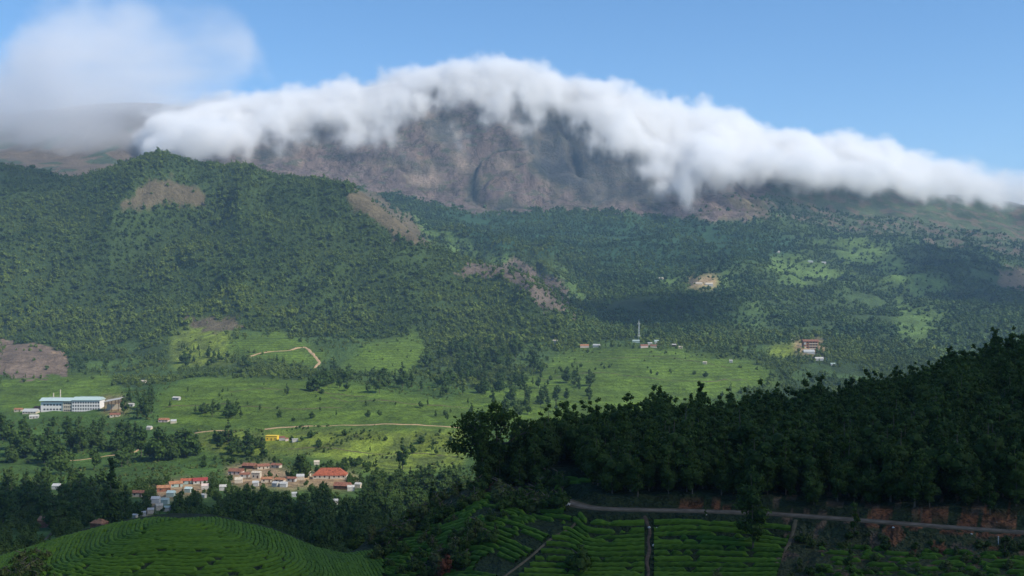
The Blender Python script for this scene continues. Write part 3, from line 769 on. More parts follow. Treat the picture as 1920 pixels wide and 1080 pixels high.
veil = volume_cloud('veil_cloud', xs, ys, topz, botz, 380, 1470, 14.0, gm, 260, 170, 420, 420, 330, 3.5, 1.4, vf, 2.0, (.45, 1.0, 1.7))
tag(veil, 'thin lilac grey cloud drifting over the left shoulder of the mountain', kind='stuff')

# fair weather clouds overhead and behind, whose shadows lie on the near slopes
def shadow_cloud(gx, gy, gz, rx, ry, name_z=1750, dens=.017, th=170, seed=0):
    k = (name_z - gz) / SUN_DIR.z
    cx, cyy = gx + SUN_DIR.x * k, gy + SUN_DIR.y * k
    xs = np.arange(cx - rx * 1.3, cx + rx * 1.3, 30.0); ys = np.arange(cyy - ry * 1.3, cyy + ry * 1.3, 30.0)
    X, Y = np.meshgrid(xs, ys)
    r = np.hypot((X - cx) / rx, (Y - cyy) / ry) + .22 * fbm(X / 350 + seed, Y / 350, 4)
    e = np.sqrt(np.clip(1 - r, 0, 1))
    top = name_z + th * e * (1 + .3 * fbm(X / 200, Y / 200, 3)) - 30 * (e <= 0)
    bot = np.where(e > 0, name_z - 25 * e, name_z + 60)
    m = cloud_material('fair weather cloud', dens, (.99, .99, .99), .3)
    o = volume_cloud('overhead_cloud', xs, ys, top, bot, name_z - 70, name_z + th * 1.5, 32.0, m, 60, 40, 30, 200, 200)
    return tag(o, 'white cloud high above the valley', kind='stuff')
shadow_cloud(320, 250, -35, 440, 400, seed=1)
shadow_cloud(-300, 520, -110, 330, 240, seed=4)
shadow_cloud(390, 2600, 10, 330, 360, 2300, .014, seed=2)
shadow_cloud(1620, 3500, 150, 420, 850, 2300, .012, seed=3)
shadow_cloud(-1400, 3150, 330, 330, 330, 2300, .007, seed=6)
#STAGE2

# ------------------------------------------------------------------ plants
def ico():
    t = (1 + 5**.5) / 2
    V = np.array([(-1, t, 0), (1, t, 0), (-1, -t, 0), (1, -t, 0), (0, -1, t), (0, 1, t), (0, -1, -t), (0, 1, -t), (t, 0, -1), (t, 0, 1), (-t, 0, -1), (-t, 0, 1)], float)
    V /= np.linalg.norm(V[0])
    T = [(0, 11, 5), (0, 5, 1), (0, 1, 7), (0, 7, 10), (0, 10, 11), (1, 5, 9), (5, 11, 4), (11, 10, 2), (10, 7, 6), (7, 1, 8), (3, 9, 4), (3, 4, 2), (3, 2, 6), (3, 6, 8), (3, 8, 9), (4, 9, 5), (2, 4, 11), (6, 2, 10), (8, 6, 7), (9, 8, 1)]
    return V, T
ICO = ico()
def crown_mesh(name, mat, seed, Ht, cb, rx, shape, nblob, ncard, card, core=.72):
    r = np.random.default_rng(seed)
    C = []; R = []
    for i in range(nblob):
        t = (i + .5) / nblob if shape != 'round' else r.random()
        t = np.clip(t + r.uniform(-.06, .06), 0, 1)
        env = {'round': math.sqrt(max(.12, 1 - (2 * t - .85)**2)), 'column': .75 + .25 * math.sin(math.pi * t) - .45 * t**3,
               'cone': 1.05 - .95 * t, 'euc': (.55 + .6 * math.sin(math.pi * min(1, t * 1.05)**.8)) * (1 - .45 * t**4)}[shape]
        rad = rx * env; a = r.uniform(0, 2 * math.pi) if nblob > 3 else 0; q = rad * r.uniform(.15, .72)
        br = max(rad * r.uniform(.42, .62), rx * .2)
        C.append((q * math.cos(a), q * math.sin(a), Ht * cb + (Ht * (1 - cb) - br) * t)); R.append(br)
    C = np.array(C); R = np.array(R)
    w = R**2 / (R**2).sum()
    b = r.choice(nblob, ncard, p=w)
    d = r.normal(size=(ncard, 3)); d[:, 2] += .25; d /= np.linalg.norm(d, axis=1)[:, None]
    p = C[b] + d * (R[b] * r.uniform(.72, 1.12, ncard))[:, None] * (1, 1, .9)
    n = d + r.normal(size=(ncard, 3)) * .45; n /= np.linalg.norm(n, axis=1)[:, None]
    t1 = np.cross(n, r.normal(size=(ncard, 3))); t1 /= np.linalg.norm(t1, axis=1)[:, None]; t2 = np.cross(n, t1)
    s = card * r.uniform(.6, 1.35, ncard)[:, None]
    V = np.stack([p - t1 * s * r.uniform(.6, 1, (ncard, 1)), p - t2 * s * r.uniform(.4, .8, (ncard, 1)), p + t1 * s * r.uniform(.6, 1, (ncard, 1)), p + t2 * s * r.uniform(.4, .8, (ncard, 1))], 1).reshape(-1, 3)
    Q = np.arange(ncard * 4).reshape(-1, 4)
    tone = np.repeat(np.clip(r.random(ncard) * .6 + r.random(nblob)[b] * .5, 0, 1), 4)
    Ts = []; Vs = [V]; tn = [tone]; k = len(V)
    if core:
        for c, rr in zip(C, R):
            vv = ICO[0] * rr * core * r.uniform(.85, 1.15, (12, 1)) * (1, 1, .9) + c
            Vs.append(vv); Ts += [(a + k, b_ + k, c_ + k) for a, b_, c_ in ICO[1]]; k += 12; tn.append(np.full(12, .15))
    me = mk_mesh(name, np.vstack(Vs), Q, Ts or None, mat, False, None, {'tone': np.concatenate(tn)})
    return me
def trunk_mesh(name, mat, seed, Ht, r0, limbs=3, spread=1.5, start=.35):
    r = np.random.default_rng(seed); m = MB()
    P = [(0, 0, -.6), (0, 0, Ht * .15), (r.uniform(-.15, .15), r.uniform(-.15, .15), Ht * .45), (r.uniform(-.3, .3), r.uniform(-.3, .3), Ht * .88)]
    m.tube(P, [r0 * 1.25, r0, r0 * .7, r0 * .15], 6)
    for i in range(limbs):
        t = start + (.85 - start) * i / max(1, limbs - 1) if limbs > 1 else .5
        a = r.uniform(0, 6.28); z = Ht * t
        m.tube([(0, 0, z), (math.cos(a) * spread * .5, math.sin(a) * spread * .5, z + Ht * .07), (math.cos(a) * spread, math.sin(a) * spread, z + Ht * .16)], [r0 * .45, r0 * .3, r0 * .1], 4)
    return m.mesh(name, mat)

PROTO = {}
def proto(kind, n, **kw):
    PROTO[kind] = [(crown_mesh(kind + ' crown', kw['mat'], 100 + i + hash_(kind), kw['H'] * hj, kw['cb'], kw['rx'] * rj, kw['shape'], kw['nb'], kw['nc'], kw['card'], kw.get('core', .72)),
                    trunk_mesh(kind + ' trunk', kw.get('tm', M['bark']), 50 + i, kw['H'] * hj, kw.get('r0', .16), kw.get('limbs', 3), kw['rx'] * .6, kw.get('start', .35)), kw['H'] * hj)
                   for i, (hj, rj) in enumerate([(1, 1), (1.12, .85), (.9, 1.1), (1.05, .95), (.95, 1.2), (1.2, .9)][:n])]
def hash_(s): return sum(ord(c) * (i + 3) for i, c in enumerate(s)) % 997
proto('euc', 6, mat=M['forest'], H=11, cb=.12, rx=2.3, shape='euc', nb=18, nc=1150, card=.235, r0=.12, limbs=0)
proto('bushy', 4, mat=M['forest'], H=10, cb=.08, rx=2.9, shape='round', nb=18, nc=1150, card=.24, limbs=0)
proto('broad', 5, mat=M['broad'], H=11, cb=.18, rx=4.2, shape='round', nb=14, nc=520, card=.62)
proto('slim', 4, mat=M['broad'], H=13, cb=.16, rx=2.4, shape='euc', nb=11, nc=420, card=.52)
proto('cypress', 2, mat=M['forest'], H=13, cb=.05, rx=1.7, shape='column', nb=10, nc=420, card=.42)
proto('conifer', 2, mat=M['forest'], H=16, cb=.04, rx=4.6, shape='cone', nb=26, nc=1300, card=.48)
proto('dome', 1, mat=M['forest'], H=9, cb=.02, rx=4.6, shape='round', nb=24, nc=1300, card=.4)
proto('shrub', 3, mat=M['olive'], H=1.8, cb=.1, rx=1.1, shape='round', nb=7, nc=220, card=.18)
proto('greenshrub', 3, mat=M['forest'], H=2.6, cb=.1, rx=1.4, shape='round', nb=8, nc=260, card=.2)
proto('rustshrub', 2, mat=M['rust'], H=3.0, cb=.1, rx=1.9, shape='round', nb=8, nc=240, card=.22)
proto('far', 4, mat=M['far'], H=11, cb=.12, rx=4.6, shape='round', nb=7, nc=120, card=1.1, core=.8)
proto('farslim', 3, mat=M['far'], H=14, cb=.12, rx=2.8, shape='euc', nb=6, nc=100, card=.9, core=.8)
proto('blue', 3, mat=M['bluish'], H=9, cb=.1, rx=4.6, shape='round', nb=5, nc=60, card=1.6, core=.85)
proto('olive', 3, mat=M['olive'], H=4, cb=.05, rx=2.6, shape='round', nb=5, nc=60, card=.8, core=.8)

def tree(kind, pos, height, label, group, name, cat='tree', var=None, parts=True):
    L = PROTO[kind]; cm, tm, h0 = L[random.randrange(len(L)) if var is None else var % len(L)]
    e = empty(name, pos, random.uniform(0, 6.28), height / h0)
    tag(e, label, cat, group)
    link('crown', cm, e)
    if parts: link('trunk', tm, e)
    return e

TREES = []     # (x, y, radius) taken spots
TPX = []       # their place in the view
def free(x, y, r):
    for a, b, c in TREES:
        if abs(a - x) < r + c and abs(b - y) < r + c and math.hypot(a - x, b - y) < (r + c): return False
    return True

# ------------------------------------------------------------------ near: tea rows
def hedge(pts, w=.55, h=.75, seed=0, name='tea_row', parent=None, gap=.25):
    """a clipped lumpy hedge along world points (x, y), draped on the land"""
    P = resample(np.c_[np.asarray(pts)[:, :2], np.zeros(len(pts))], .45)
    n = len(P)
    if n < 4: return None
    z = H(P[:, 0], P[:, 1])
    t = np.gradient(P[:, :2], axis=0); t /= np.linalg.norm(t, axis=1)[:, None] + 1e-9
    nrm = np.stack([-t[:, 1], t[:, 0]], 1)
    prof = [(-1, 0), (-.95, .62), (-.45, .98), (.45, 1.0), (.95, .62), (1, 0)]
    r = np.random.default_rng(seed); V = []
    L = np.arange(n) * .45
    wob = 1 + .10 * fbm(L / 1.1 + seed * 7.3, np.full(n, seed * 1.7), 3)
    gapm = np.clip(1 - 2.2 * sst(gap, gap + .25, fbm(L / 2.5 + seed * 3.1, np.full(n, 4.4), 2)), .12, 1)
    for a, b in prof:
        ww = w * a * wob * (.55 + .45 * gapm) + r.normal(0, .035, n)
        hh_ = h * b * wob * gapm + r.normal(0, .045, n) * (b > 0)
        x = P[:, 0] + nrm[:, 0] * ww; y = P[:, 1] + nrm[:, 1] * ww
        V.append(np.stack([x, y, H(x, y) * .5 + z * .5 + hh_ - .12], 1))
    V = np.stack(V, 1).reshape(-1, 3); m = len(prof)
    a = (np.arange(n - 1)[:, None] * m + np.arange(m - 1)[None]).ravel()
    Q = np.stack([a, a + m, a + m + 1, a + 1], 1)
    tone = np.clip(.45 + .5 * r.normal(0, .5, len(V)) + .15 * np.tile([-1, 0, 1, 1, 0, -1], n), 0, 1)
    me = mk_mesh(name, V, Q, None, M['tea'], False, None, {'tone': tone})
    return link(name, me, parent)

def at(u, Y): return ((u - 960) * Y / F, Y)
def table_y(k, u):
    return np.interp(u, UG, YT[:, k])
rows_total = 0
def field_rows(label, u0, u1, t0, t1, n, ytop, ybot, group=None, trim=None, gap=.25):
    global rows_total
    c = at((u0 + u1) / 2, (ybot((u0 + u1) / 2) + ytop((u0 + u1) / 2)) / 2)
    e = tag(empty('tea_field', (0, 0, 0)), label, 'tea field', group)
    for i in range(n):
        t = t0 + (t1 - t0) * (i + .5) / n
        us_ = np.linspace(u0, u1, 60)
        if trim is not None:
            a, b = trim(t); us_ = np.linspace(a, b, 60)
        Ys = np.array([ytop(u) * (1 - t) + ybot(u) * t for u in us_])
        X = (us_ - 960) * Ys / F
        Ys = Ys + .12 * fbm(X / 9 + 3, Ys / 9 + t * 3, 2)
        hedge(np.c_[X, Ys], .34, .58, i + int(u0), 'tea_row', e, gap)
        rows_total += 1
    return e
rdY = lambda u: -32.1 * F / (HOR - np.interp(u, [p[0] for p in ROAD_PX], [p[1] for p in ROAD_PX]))
ytop = lambda u: rdY(u) - 3.6
ybot = lambda u: table_y(5, u) - 1.0
# image slope of the two dividing paths: left edge runs (1090,965) -> (950,1078); right edge (1490,985) -> (1452,1065)
field_rows('tea field of level rows below the road, left of the stony gully', 1090, 1208, 0, 1, 13, ytop, ybot, 'tea fields below the road', lambda t: (1092 - 135 * t, 1208))
field_rows('broad tea field of level rows between the stony gully and the narrow footpath', 1224, 1486, 0, 1, 13, ytop, ybot, 'tea fields below the road', lambda t: (1226, 1484 - 34 * t))
e3 = field_rows('patchy dark tea field with bare red soil right of the narrow footpath', 1500, 1990, .12, 1, 11, ytop, ybot, 'tea fields below the road', lambda t: (1500 - 34 * t + 60 * (1 - abs(t - .5)), 1990), -.12)

# flank rows left of the diagonal path
e = tag(empty('tea_field', (0, 0, 0)), 'steep tea field with slanting rows left of the diagonal footpath', 'tea field', 'tea fields below the road')
dirv = np.array([-.80, .60]); dirv /= np.linalg.norm(dirv); nv = np.array([dirv[1], -dirv[0]])
o0 = np.array(at(1075, 162))
for i in range(-16, 34):
    base = o0 - nv * 0 + np.array([-.86, -.50]) * 1.15 * i
    L = np.linspace(-34, 26, 120)
    P = base[None] + dirv[None] * L[:, None] + nv[None] * (1.2 * np.sin(L / 11))[:, None]
    z = H(P[:, 0], P[:, 1]); px, py = 960 + F * P[:, 0] / P[:, 1], HOR - F * z / P[:, 1]
    lim = 1088 - (py - 968) * 1.27
    ok = (px < lim - 3) & (px > 720) & (P[:, 1] < np.array([table_y(7, a) for a in px]) - 1) & (py < 1110)
    ok &= (fbm(P[:, 0] / 7, P[:, 1] / 7, 2) < .28)
    ok &= near_line(P[:, 0], P[:, 1], ROADR[::3])[0] > 3.4
    idx = np.nonzero(ok)[0]
    if len(idx) < 8: continue
    runs = np.split(idx, np.nonzero(np.diff(idx) > 1)[0] + 1)
    for rr in runs:
        if len(rr) >= 8: hedge(P[rr], .33, .58, 300 + i, 'tea_row', e); rows_total += 1

# concentric rows on the rounded tea hill bottom left
e = tag(empty('tea_field', (0, 0, 0)), 'rounded tea hill with curving rows in the bottom left corner', 'tea field')
def crestY(u): return table_y(7, u)
cu, cY = 335, 166
X0, Y0 = at(cu, cY - 1)
ZR = h1(X0, Y0)
ANG = np.linspace(math.radians(-200), math.radians(20), 240)
RR = []
for q in ANG:
    rr = np.linspace(.5, 60, 240)
    zz = base_h(X0 + rr * np.cos(q), Y0 + rr * np.sin(q))
    j = np.nonzero(zz < ZR - 3.6)[0]
    RR.append(rr[j[0]] if len(j) else 60)
RR = np.convolve(np.pad(RR, 12, mode='edge'), np.ones(25) / 25, 'valid')
for k in range(1, 56):
    s_ = k * .80 / 24.0
    qs = np.linspace(ANG[0], ANG[-1], int(60 + 200 * min(1, s_)))
    rad = np.interp(qs, ANG, RR) * s_ * (1 + .03 * fbm(qs * 2.2, qs * 0 + s_ * 1.5, 2))
    xx = X0 + rad * np.cos(qs); yy = Y0 + rad * np.sin(qs)
    zz = H(xx, yy); pu, pv = 960 + F * xx / yy, HOR - F * zz / yy
    cyy = np.interp(pu, UG, YT[:, 7])
    ok = (yy > 118) & (yy < cyy + 4) & (pv < 1110) & (pu > -40) & (pu < 720)
    idx = np.nonzero(ok)[0]
    if len(idx) < 6: continue
    for rr in np.split(idx, np.nonzero(np.diff(idx) > 1)[0] + 1):
        if len(rr) > 6: hedge(np.c_[xx[rr], yy[rr]], .33, .46, 600 + k, 'tea_row', e, .36); rows_total += 1

# ------------------------------------------------------------------ road and paths
def ribbon(name, pts, w, mat, lift=.05, step=1.0, label=None, kind='structure', cat=None, wj=.0, seed=0):
    P = resample(np.asarray(pts, float)[:, :3], step); n = len(P)
    t = np.gradient(P[:, :2], axis=0); t /= np.linalg.norm(t, axis=1)[:, None] + 1e-9
    nn = np.stack([-t[:, 1], t[:, 0]], 1)
    V = []
    ws = w * (1 + wj * fbm(np.arange(n) * step / (w * 2.2) + seed, np.full(n, .7 + seed), 3))
    for a in (-1, -.5, 0, .5, 1):
        x = P[:, 0] + nn[:, 0] * ws / 2 * a; y = P[:, 1] + nn[:, 1] * ws / 2 * a
        V.append(np.stack([x, y, H(x, y) + lift * (1 if abs(a) < 1 else -1.2)], 1))
    V = np.stack(V, 1).reshape(-1, 3)
    a = (np.arange(n - 1)[:, None] * 5 + np.arange(4)[None]).ravel()
    o = link(name, mk_mesh(name, V, np.stack([a, a + 5, a + 6, a + 1], 1), None, mat, True))
    tag(o, label, cat, None, kind)
    return o
ribbon('verge', ROADR[:, :3], 4.6, M['verge'], .05, 1, 'dusty earth verge under the hill road', wj=.12)
ribbon('road', ROADR[:, :3], 2.7, M['asphalt'], .10, 1, 'narrow dusty brown grey road along the plantation', wj=.22)
def hits(L, y0, y1): return np.array([hit(a, b, y0, y1) for a, b in L])
ribbon('diagonal_footpath', hits([(1086, 972), (1050, 1000), (1005, 1035), (960, 1070), (940, 1084)], 130, 240), .55, M['path'], .08, .6, 'narrow footpath slanting down between tea fields', wj=.4)
ribbon('footpath', hits([(1492, 975), (1486, 1000), (1472, 1030), (1456, 1055), (1450, 1082)], 130, 240), .7, M['path'], .08, .6, 'earth footpath running down from the road', wj=.5)
ribbon('gully', hits([(1208, 968), (1214, 980), (1220, 996), (1214, 1014), (1219, 1032), (1211, 1052), (1217, 1070), (1212, 1088)], 130, 240), .6, M['gully'], .06, .6, 'stony brown gully between two tea fields', wj=.7)
TRK = [
 ('valley_track', [(496, 805), (540, 801), (600, 799), (680, 797), (750, 796), (800, 798), (862, 802), (900, 806)], 7, M['dirt'], 'pale dirt track crossing the bright valley field', 900, 1300),
 ('valley_track', [(366, 812), (390, 809), (412, 807), (440, 809)], 5, M['dirt'], 'short pale stretch of dirt track behind the dark thicket', 900, 1300),
 ('slope_track', [(118, 864), (150, 863), (190, 857), (225, 852), (255, 848), (263, 838), (255, 832)], 3.6, M['dirt'], 'orange dirt track bending through the trees at left', 700, 1200),
 ('hill_track', [(470, 668), (510, 659), (545, 657), (572, 650), (590, 668), (600, 680), (588, 690)], 7, M['dirt'], 'pale zigzag track over the green hillock', 1500, 2300),
 ('village_lane', [(430, 905), (470, 900), (520, 897), (560, 900), (600, 892), (640, 900)], 7, M['dirt'], 'ochre earth lane through the village', 700, 1000),
 ('factory_track', [(100, 660), (122, 662), (90, 664)], 8, M['dirt'], 'pale earth strip on the bare mound', 1700, 2200),
 ('river_lane', [(262, 968), (285, 955), (300, 938), (320, 922)], 3, M['verge'], 'narrow lane down to the riverside houses', 400, 900),
 ('field_path', [(620, 745), (680, 752), (760, 757), (840, 762), (880, 766)], 3.0, M['path'], 'dark thin path across the tea slope', 1150, 1700),
 ('field_path', [(306, 764), (380, 758), (470, 762), (560, 768), (640, 764)], 2.2, M['path'], 'dark thin drain line across the left of the tea field', 1150, 1700),
 ('field_path', [(430, 735), (500, 728), (600, 733), (700, 742)], 2.2, M['path'], 'dark thin line high on the left tea slope', 1250, 1800),
 ('field_path', [(1010, 712), (1080, 700), (1160, 702), (1240, 712), (1330, 716), (1400, 712)], 3, M['path'], 'thin path line along the far tea slope', 1250, 2000),
 ('field_path', [(1080, 680), (1150, 672), (1230, 668), (1300, 676), (1370, 690)], 2.6, M['path'], 'upper thin path line on the far tea slope', 1500, 2050),
 ('field_path', [(540, 842), (600, 838), (660, 846), (720, 852), (800, 850), (860, 856)], 2.2, M['path'], 'dark ditch between rough pasture and green bank', 850, 1150),
 ('river_lane', [(60, 1028), (85, 1012), (96, 1000)], 1.5, M['verge'], 'grey lane below the red roofed shed at left', 200, 500),
]
for nm, L, w, m_, lab, a, b in TRK:
    ribbon(nm, hits(L, a, b), w, m_, .25, 4.0, lab, wj=.3)

# boulders and stones on the near slope
def stone(pos, s, label, name='boulder', group=None):
    r = np.random.default_rng(int(abs(pos[0]) * 97) % 10000)
    V = ICO[0] * s * r.uniform(.75, 1.2, (12, 1)) * (1.1, .9, .7)
    o = link(name, mk_mesh(name, V, None, ICO[1], M['stone']), None, (pos[0], pos[1], pos[2] + s * .35))
    return tag(o, label, 'rock', group)
for (px, py, s, lab) in [(1217, 990, .22, 'pale boulder at the top of the stony gully, left one of two'), (1231, 991, .2, 'pale boulder at the top of the stony gully, right one of two'), (1226, 1024, .26, 'lone pale stone halfway down the gully'),
                         (1324, 966, .18, 'white stone on the lower edge of the road'), (1675, 990, .2, 'pale stone on the red earth slip below the road'), (1822, 1002, .18, 'white roadside marker stone at far right'),
                         (1064, 948, .5, 'grey rock at the left end of the road'), (1835, 1020, .25, 'small pale stone in the dark tea at right'), (1066, 992, .22, 'small pale stone beside the diagonal footpath'), (1868, 983, .35, 'tan boulder on the red bank above the road')]:
    stone(hit(px, py, 130, 240), s, lab)
for px, py in [(1872, 1020)]:
    p = hit(px, py, 130, 240); m = MB().box(-.05, .05, -.05, .05, -.3, .95).box(-.08, .08, -.08, .08, .95, 1.02)
    tag(link('marker_post', m.mesh('marker_post', M['white']), None, tuple(p)), 'thin white marker post beside the road at right', 'post')
#STAGE3

# ------------------------------------------------------------------ buildings
def quad_windows(parent, xs, zs, w, h, y, pane=M['glass'], frame=M['white']):
    me = MB().box(-w / 2, w / 2, -.08, .02, 0, h).mesh('window', pane)
    for z in zs:
        for x in xs:
            o = bpy.data.objects.new('window', me); COL.objects.link(o); o.parent = parent; o.location = (x, y, z)
def house(px, py, wpx, y0, y1, label, roof='rust_roof', wall='cream', depth=.6, storeys=1, hip=False, rz=0., name='house', cat='house', group=None, flatroof=False, win=True, wallh=2.9, rpitch=.32, pos=None):
    p = hit(px, py, y0, y1) if pos is None else pos
    w = wpx * p[1] / F; d = max(4.0, w * depth) if w > 6 else w * .9
    h = wallh * storeys
    if w < 5: h = min(h, w * .7)
    zmin = min(h1(p[0] + a * w / 2, p[1] + b * d / 2) for a in (-1, 1) for b in (-1, 1)); 
    z0 = p[2] + .1
    rz = rz + (random.Random(px * 7 + py).uniform(-.38, .38) if w < 14 else random.Random(px).uniform(-.08, .08))
    e = empty(name, (p[0], p[1] + d / 2, z0), rz); tag(e, label, cat, group)
    link('wall', MB().box(-w / 2, w / 2, -d / 2, d / 2, min(-.3, zmin - z0 - .4), h).mesh('wall', M[wall]), e)
    ov = .35 if w > 6 else .15
    m = MB()
    if flatroof:
        m.box(-w / 2 - ov, w / 2 + ov, -d / 2 - ov, d / 2 + ov, h + .003, h + .28)
    else:
        rh = d * rpitch; ins = min(w * .3, d * .5) if hip else 0
        x0, x1, ya, yb = -w / 2 - ov, w / 2 + ov, -d / 2 - ov, d / 2 + ov
        V = [(x0, ya, h - .1), (x1, ya, h - .1), (x1, yb, h - .1), (x0, yb, h - .1), (x0 + ins, 0, h + rh), (x1 - ins, 0, h + rh),
             (x0, ya, h + .02), (x1, ya, h + .02), (x1, yb, h + .02), (x0, yb, h + .02)]
        m.add(V, [(6, 7, 5, 4), (8, 9, 4, 5), (0, 3, 2, 1), (0, 1, 7, 6), (1, 2, 8, 7), (2, 3, 9, 8), (3, 0, 6, 9)], [(7, 8, 5), (9, 6, 4)])
    link('roof', m.mesh('roof', M[roof]), e)
    if win and w > 6:
        n = max(2, int(w / 3.2)); X = [(-w / 2 + w * (i + .5) / n) for i in range(n)]
        dn = n // 2
        for s_ in range(storeys):
            quad_windows(e, [x for i, x in enumerate(X) if not (i == dn and s_ == 0)], [s_ * wallh + 1.0], min(1.1, w / n * .5), 1.15, -d / 2)
        link('door', MB().box(-.5, .5, -.1, .02, .05, 2.1).mesh('door', M['timber']), e, (X[dn], -d / 2, 0))
    TREES.append((p[0], p[1] + d / 2, max(w, d) * .55)); KEEP.append((px, py, wpx))
    return e
KEEP = []

# tea factory
p = hit(137, 772, 1100, 1400); Yf = p[1]; k = Yf / F
e = tag(empty('tea_factory', (p[0], Yf + 9, p[2] + .2)), 'long white tea factory with rows of windows and teal metal roof', 'factory')
wl, wr_ = 42 * k, 50 * k
link('wall', MB().box(-62 * k, -20 * k, -7, 7, -4, 11.0).mesh('wall', M['chalk']), e)
link('wall', MB().box(-20 * k, -2 * k, -8, 7, -5, 12.4).mesh('wall', M['cream']), e)
link('wall', MB().box(-2 * k, 50 * k, -9, 7, -7, 13.4).mesh('wall', M['chalk']), e)
def gable(x0, x1, ya, yb, z, rh):
    V = [(x0, ya, z), (x1, ya, z), (x1, yb, z), (x0, yb, z), (x0, (ya + yb) / 2, z + rh), (x1, (ya + yb) / 2, z + rh), (x0, ya, z - .25), (x1, ya, z - .25), (x1, yb, z - .25), (x0, yb, z - .25)]
    return MB().add(V, [(0, 1, 5, 4), (2, 3, 4, 5), (6, 9, 8, 7), (6, 7, 1, 0), (7, 8, 2, 1), (8, 9, 3, 2), (9, 6, 0, 3)], [(1, 2, 5), (3, 0, 4)])
link('roof', gable(-64 * k, -2.3 * k, -9.5, 8.5, 12.6, 3.2).mesh('roof', M['teal']), e)
link('roof', gable(-2.0 * k, 51.5 * k, -10.2, 8.5, 13.6, 3.2).mesh('roof', M['teal']), e)
nl = 11
quad_windows(e, [(-2 + 52 * (i + .5) / nl) * k for i in range(nl)], [-1.6, 2.0, 5.8, 9.6], 1.7, 2.0, -9.0)
quad_windows(e, [(-18 + 14 * (i + .5) / 4) * k for i in range(4)], [0.5, 4.6, 8.6], 1.4, 1.6, -8.0)
quad_windows(e, [(-58 + 36 * (i + .5) / 6) * k for i in range(6)], [1.5, 6.8], 2.2, 1.8, -7.0)
link('door', MB().box(-1.6, 1.6, -.15, .02, -7, -3.2).mesh('door', M['timber']), e, (46 * k, -9.0, 0))
# ventilator ridge caps and two slim flues
link('ridge_vent', MB().box(-50 * k, -28 * k, -1.2, -.2, 15.2, 16.4).mesh('ridge_vent', M['grey']), e)
link('ridge_vent', MB().box(8 * k, 44 * k, -1.2, -.2, 16.2, 17.4).mesh('ridge_vent', M['tealwall']), e)
for xx, hh_ in ((-31, 25), (-44, 21)):
    link('flue', MB().tube([(xx * k, 2, 9), (xx * k, 2, hh_)], [.7, .6], 8).mesh('flue', M['cream']), e)
TREES.append((p[0], Yf + 6, 34)); KEEP.append((137, 772, 120))
p2 = hit(208, 772, 1100, 1400)
e = tag(empty('loading_shed', (p2[0], p2[1] + 8, p2[2])), 'open shed with tilted white roof at the right end of the factory', 'shed')
link('roof', MB().add([(-15 * k, -7, 11.2), (15 * k, -7, 14.6), (15 * k, 7, 16), (-15 * k, 7, 12.6), (-15 * k, -7, 10.8), (15 * k, -7, 14.2), (15 * k, 7, 15.6), (-15 * k, 7, 12.2)],
     [(0, 1, 2, 3), (4, 7, 6, 5), (0, 4, 5, 1), (1, 5, 6, 2), (2, 6, 7, 3), (3, 7, 4, 0)]).mesh('roof', M['white']), e)
for a in (-13, 0, 13):
    for b in (-6, 6): link('post', MB().box(a * k - .25, a * k + .25, b - .25, b + .25, -3, 11.2 + (a + 15) / 30 * 3.2).mesh('post', M['timber']), e)
link('wall', MB().box(-14 * k, 14 * k, 3, 4, -3, 7.5).mesh('wall', M['cream']), e)
TREES.append((p2[0], p2[1] + 8, 14))

